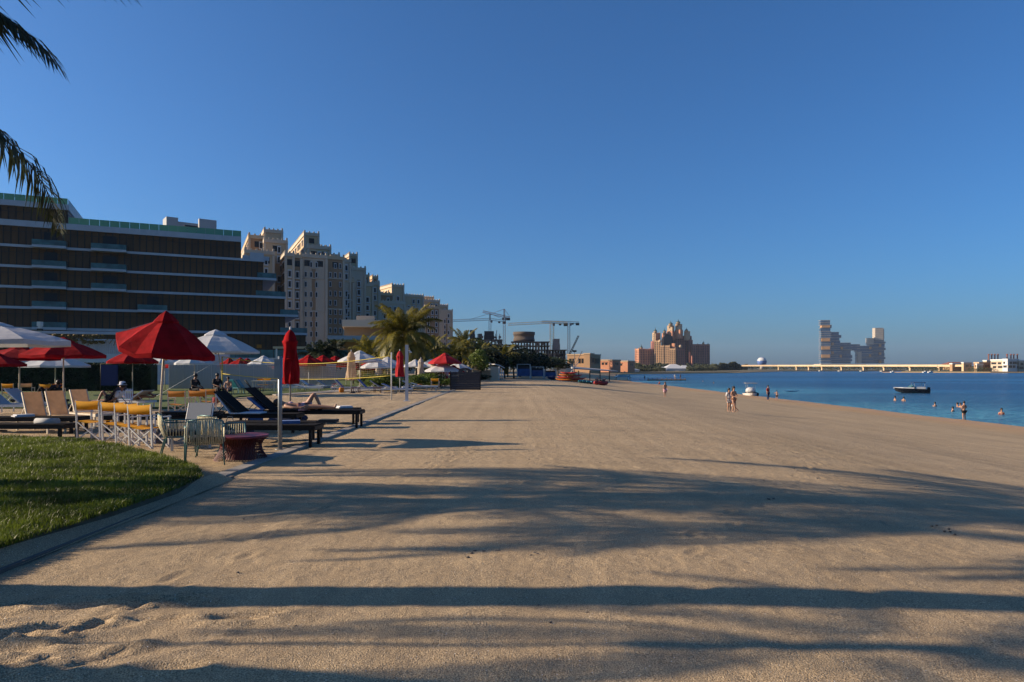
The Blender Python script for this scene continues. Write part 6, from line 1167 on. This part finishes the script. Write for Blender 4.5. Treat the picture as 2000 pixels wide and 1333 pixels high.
X, Y = XY(95, 28); person('reclining person in dark clothes under the left red parasol', X, Y, .38, 1.75, R(90), REC2, 'skin_tan', 'hair', .05, (('shirt', 'cloth_black', TOP, .02), ('trousers', 'cloth_black', LEGS, .02)))
lounger('dark lounger under the reclining person beneath the left red parasol', X-.35, 28, R(180), 'black_frame', 'navy', .9, 2.0, .62, .33, None)
for i, (px_, d, hh, rz) in enumerate(((596, 60, 1.7, 0), (642, 62, 1.65, 1), (690, 66, 1.7, 2), (735, 66, 1.7, 3), (872, 60, 1.6, 4), (884, 58, 1.2, 1))):
    X, Y = XY(px_, d); person(['person in white standing under the first red parasol', 'person in dark clothes under the row of red parasols', 'person standing behind the furled beige parasol', 'person standing in the shade of the white parasols', 'person in pink beside the bright red parasol pole', 'child in pink beside the notice board'][i], X, Y, .04, hh, rz, None, 'skin_tan', 'hair', .1, (('shirt', ['cloth_white','cloth_black','cloth_red','cloth_blue','cloth_pink','cloth_pink'][i], TOP, .02), ('trousers', 'cloth_black' if i < 4 else 'cloth_red', LEGS, .015)), 'guests in the shade of the parasols')
for i, (px_, py_, lb, cl) in enumerate(((1204,742,'distant person by the far hut, left','cloth_black'), (1230,742,'distant person in dark clothes before the far water','cloth_black'), (1259,745,'lone distant person standing at the shallows','cloth_blue'), (1318,740,'distant person in white on the dock end','cloth_white'), (1329,740,'distant person in dark clothes on the dock end','cloth_black'), (1288,753,'crouching figure by the shallows left of the woman in pink','cloth_red'))):
    if i in (3, 4): d = 214; X, Y = XY(px_, 217); Z = WATER_Z+.36
    else: X, Y, Z = ground(px_, py_); Z = max(Z, WATER_Z-.2)
    person(lb, X, Y, Z, 1.7 if i != 5 else 1.3, i, None if i != 5 else SIT, 'skin', 'hair', .03, (('shirt', cl, TOP, .03), ('shorts', cl, [], .03)), 'people at the far end of the beach')
for i, (px_, w_, m_) in enumerate(((475, 1.0, 'green_metal'), (490, .8, 'cushion_dark'), (460, .9, 'kayak_teal'))):
    X, Y = XY(px_, 42); t = thing('beach_chair', ['green beach chair on the lawn before the fence', 'dark beach chair before the fence, next to the table', 'teal reclined chair beside the bare chested person'][i], 'beach chair', (X, Y, .05), R(30*i), 'beach chairs before the fence'); b = MB(); b.beam((.0, 0, .36), (-.35, 0, .85), .5, .04); b.obj('backrest', M[m_], t); b = MB(); b.box((.22, 0, .35), (.5, .5, .04)); b.obj('seat', M[m_], t)
    for sx in (0, .42):
        for sy in (-.22, .22): b = MB(); b.box((sx, sy, .16), (.03, .03, .32)); b.obj('leg', M[m_], t)
bt = thing('bench_table', 'long cream table before the white fence', 'table', (*XY(517, 45), .05)); b = MB(); b.box((0, 0, .72), (1.6, .6, .05)); b.obj('table_top', M['cream_wood'], bt)
for sx in (-.7, .7):
    for sy in (-.22, .22): b = MB(); b.box((sx, sy, .345), (.05, .05, .69)); b.obj('leg', M['cream_wood'], bt)

hz = bpy.data.materials.new('haze'); hz.use_nodes = True; hn = hz.node_tree.nodes; hn.remove(hn['Principled BSDF'])
pv = hn.new('ShaderNodeVolumePrincipled'); pv.inputs['Color'].default_value = (.62,.78,1.0,1); pv.inputs['Density'].default_value = .00005; pv.inputs['Anisotropy'].default_value = .2
hz.node_tree.links.new(pv.outputs[0], hn['Material Output'].inputs['Volume'])
b = MB(); b.box((0, 3700, 125), (13000, 8200, 270)); setm(b.obj('haze', hz), 'thin pale haze over the whole bay', 'haze', kind='stuff')
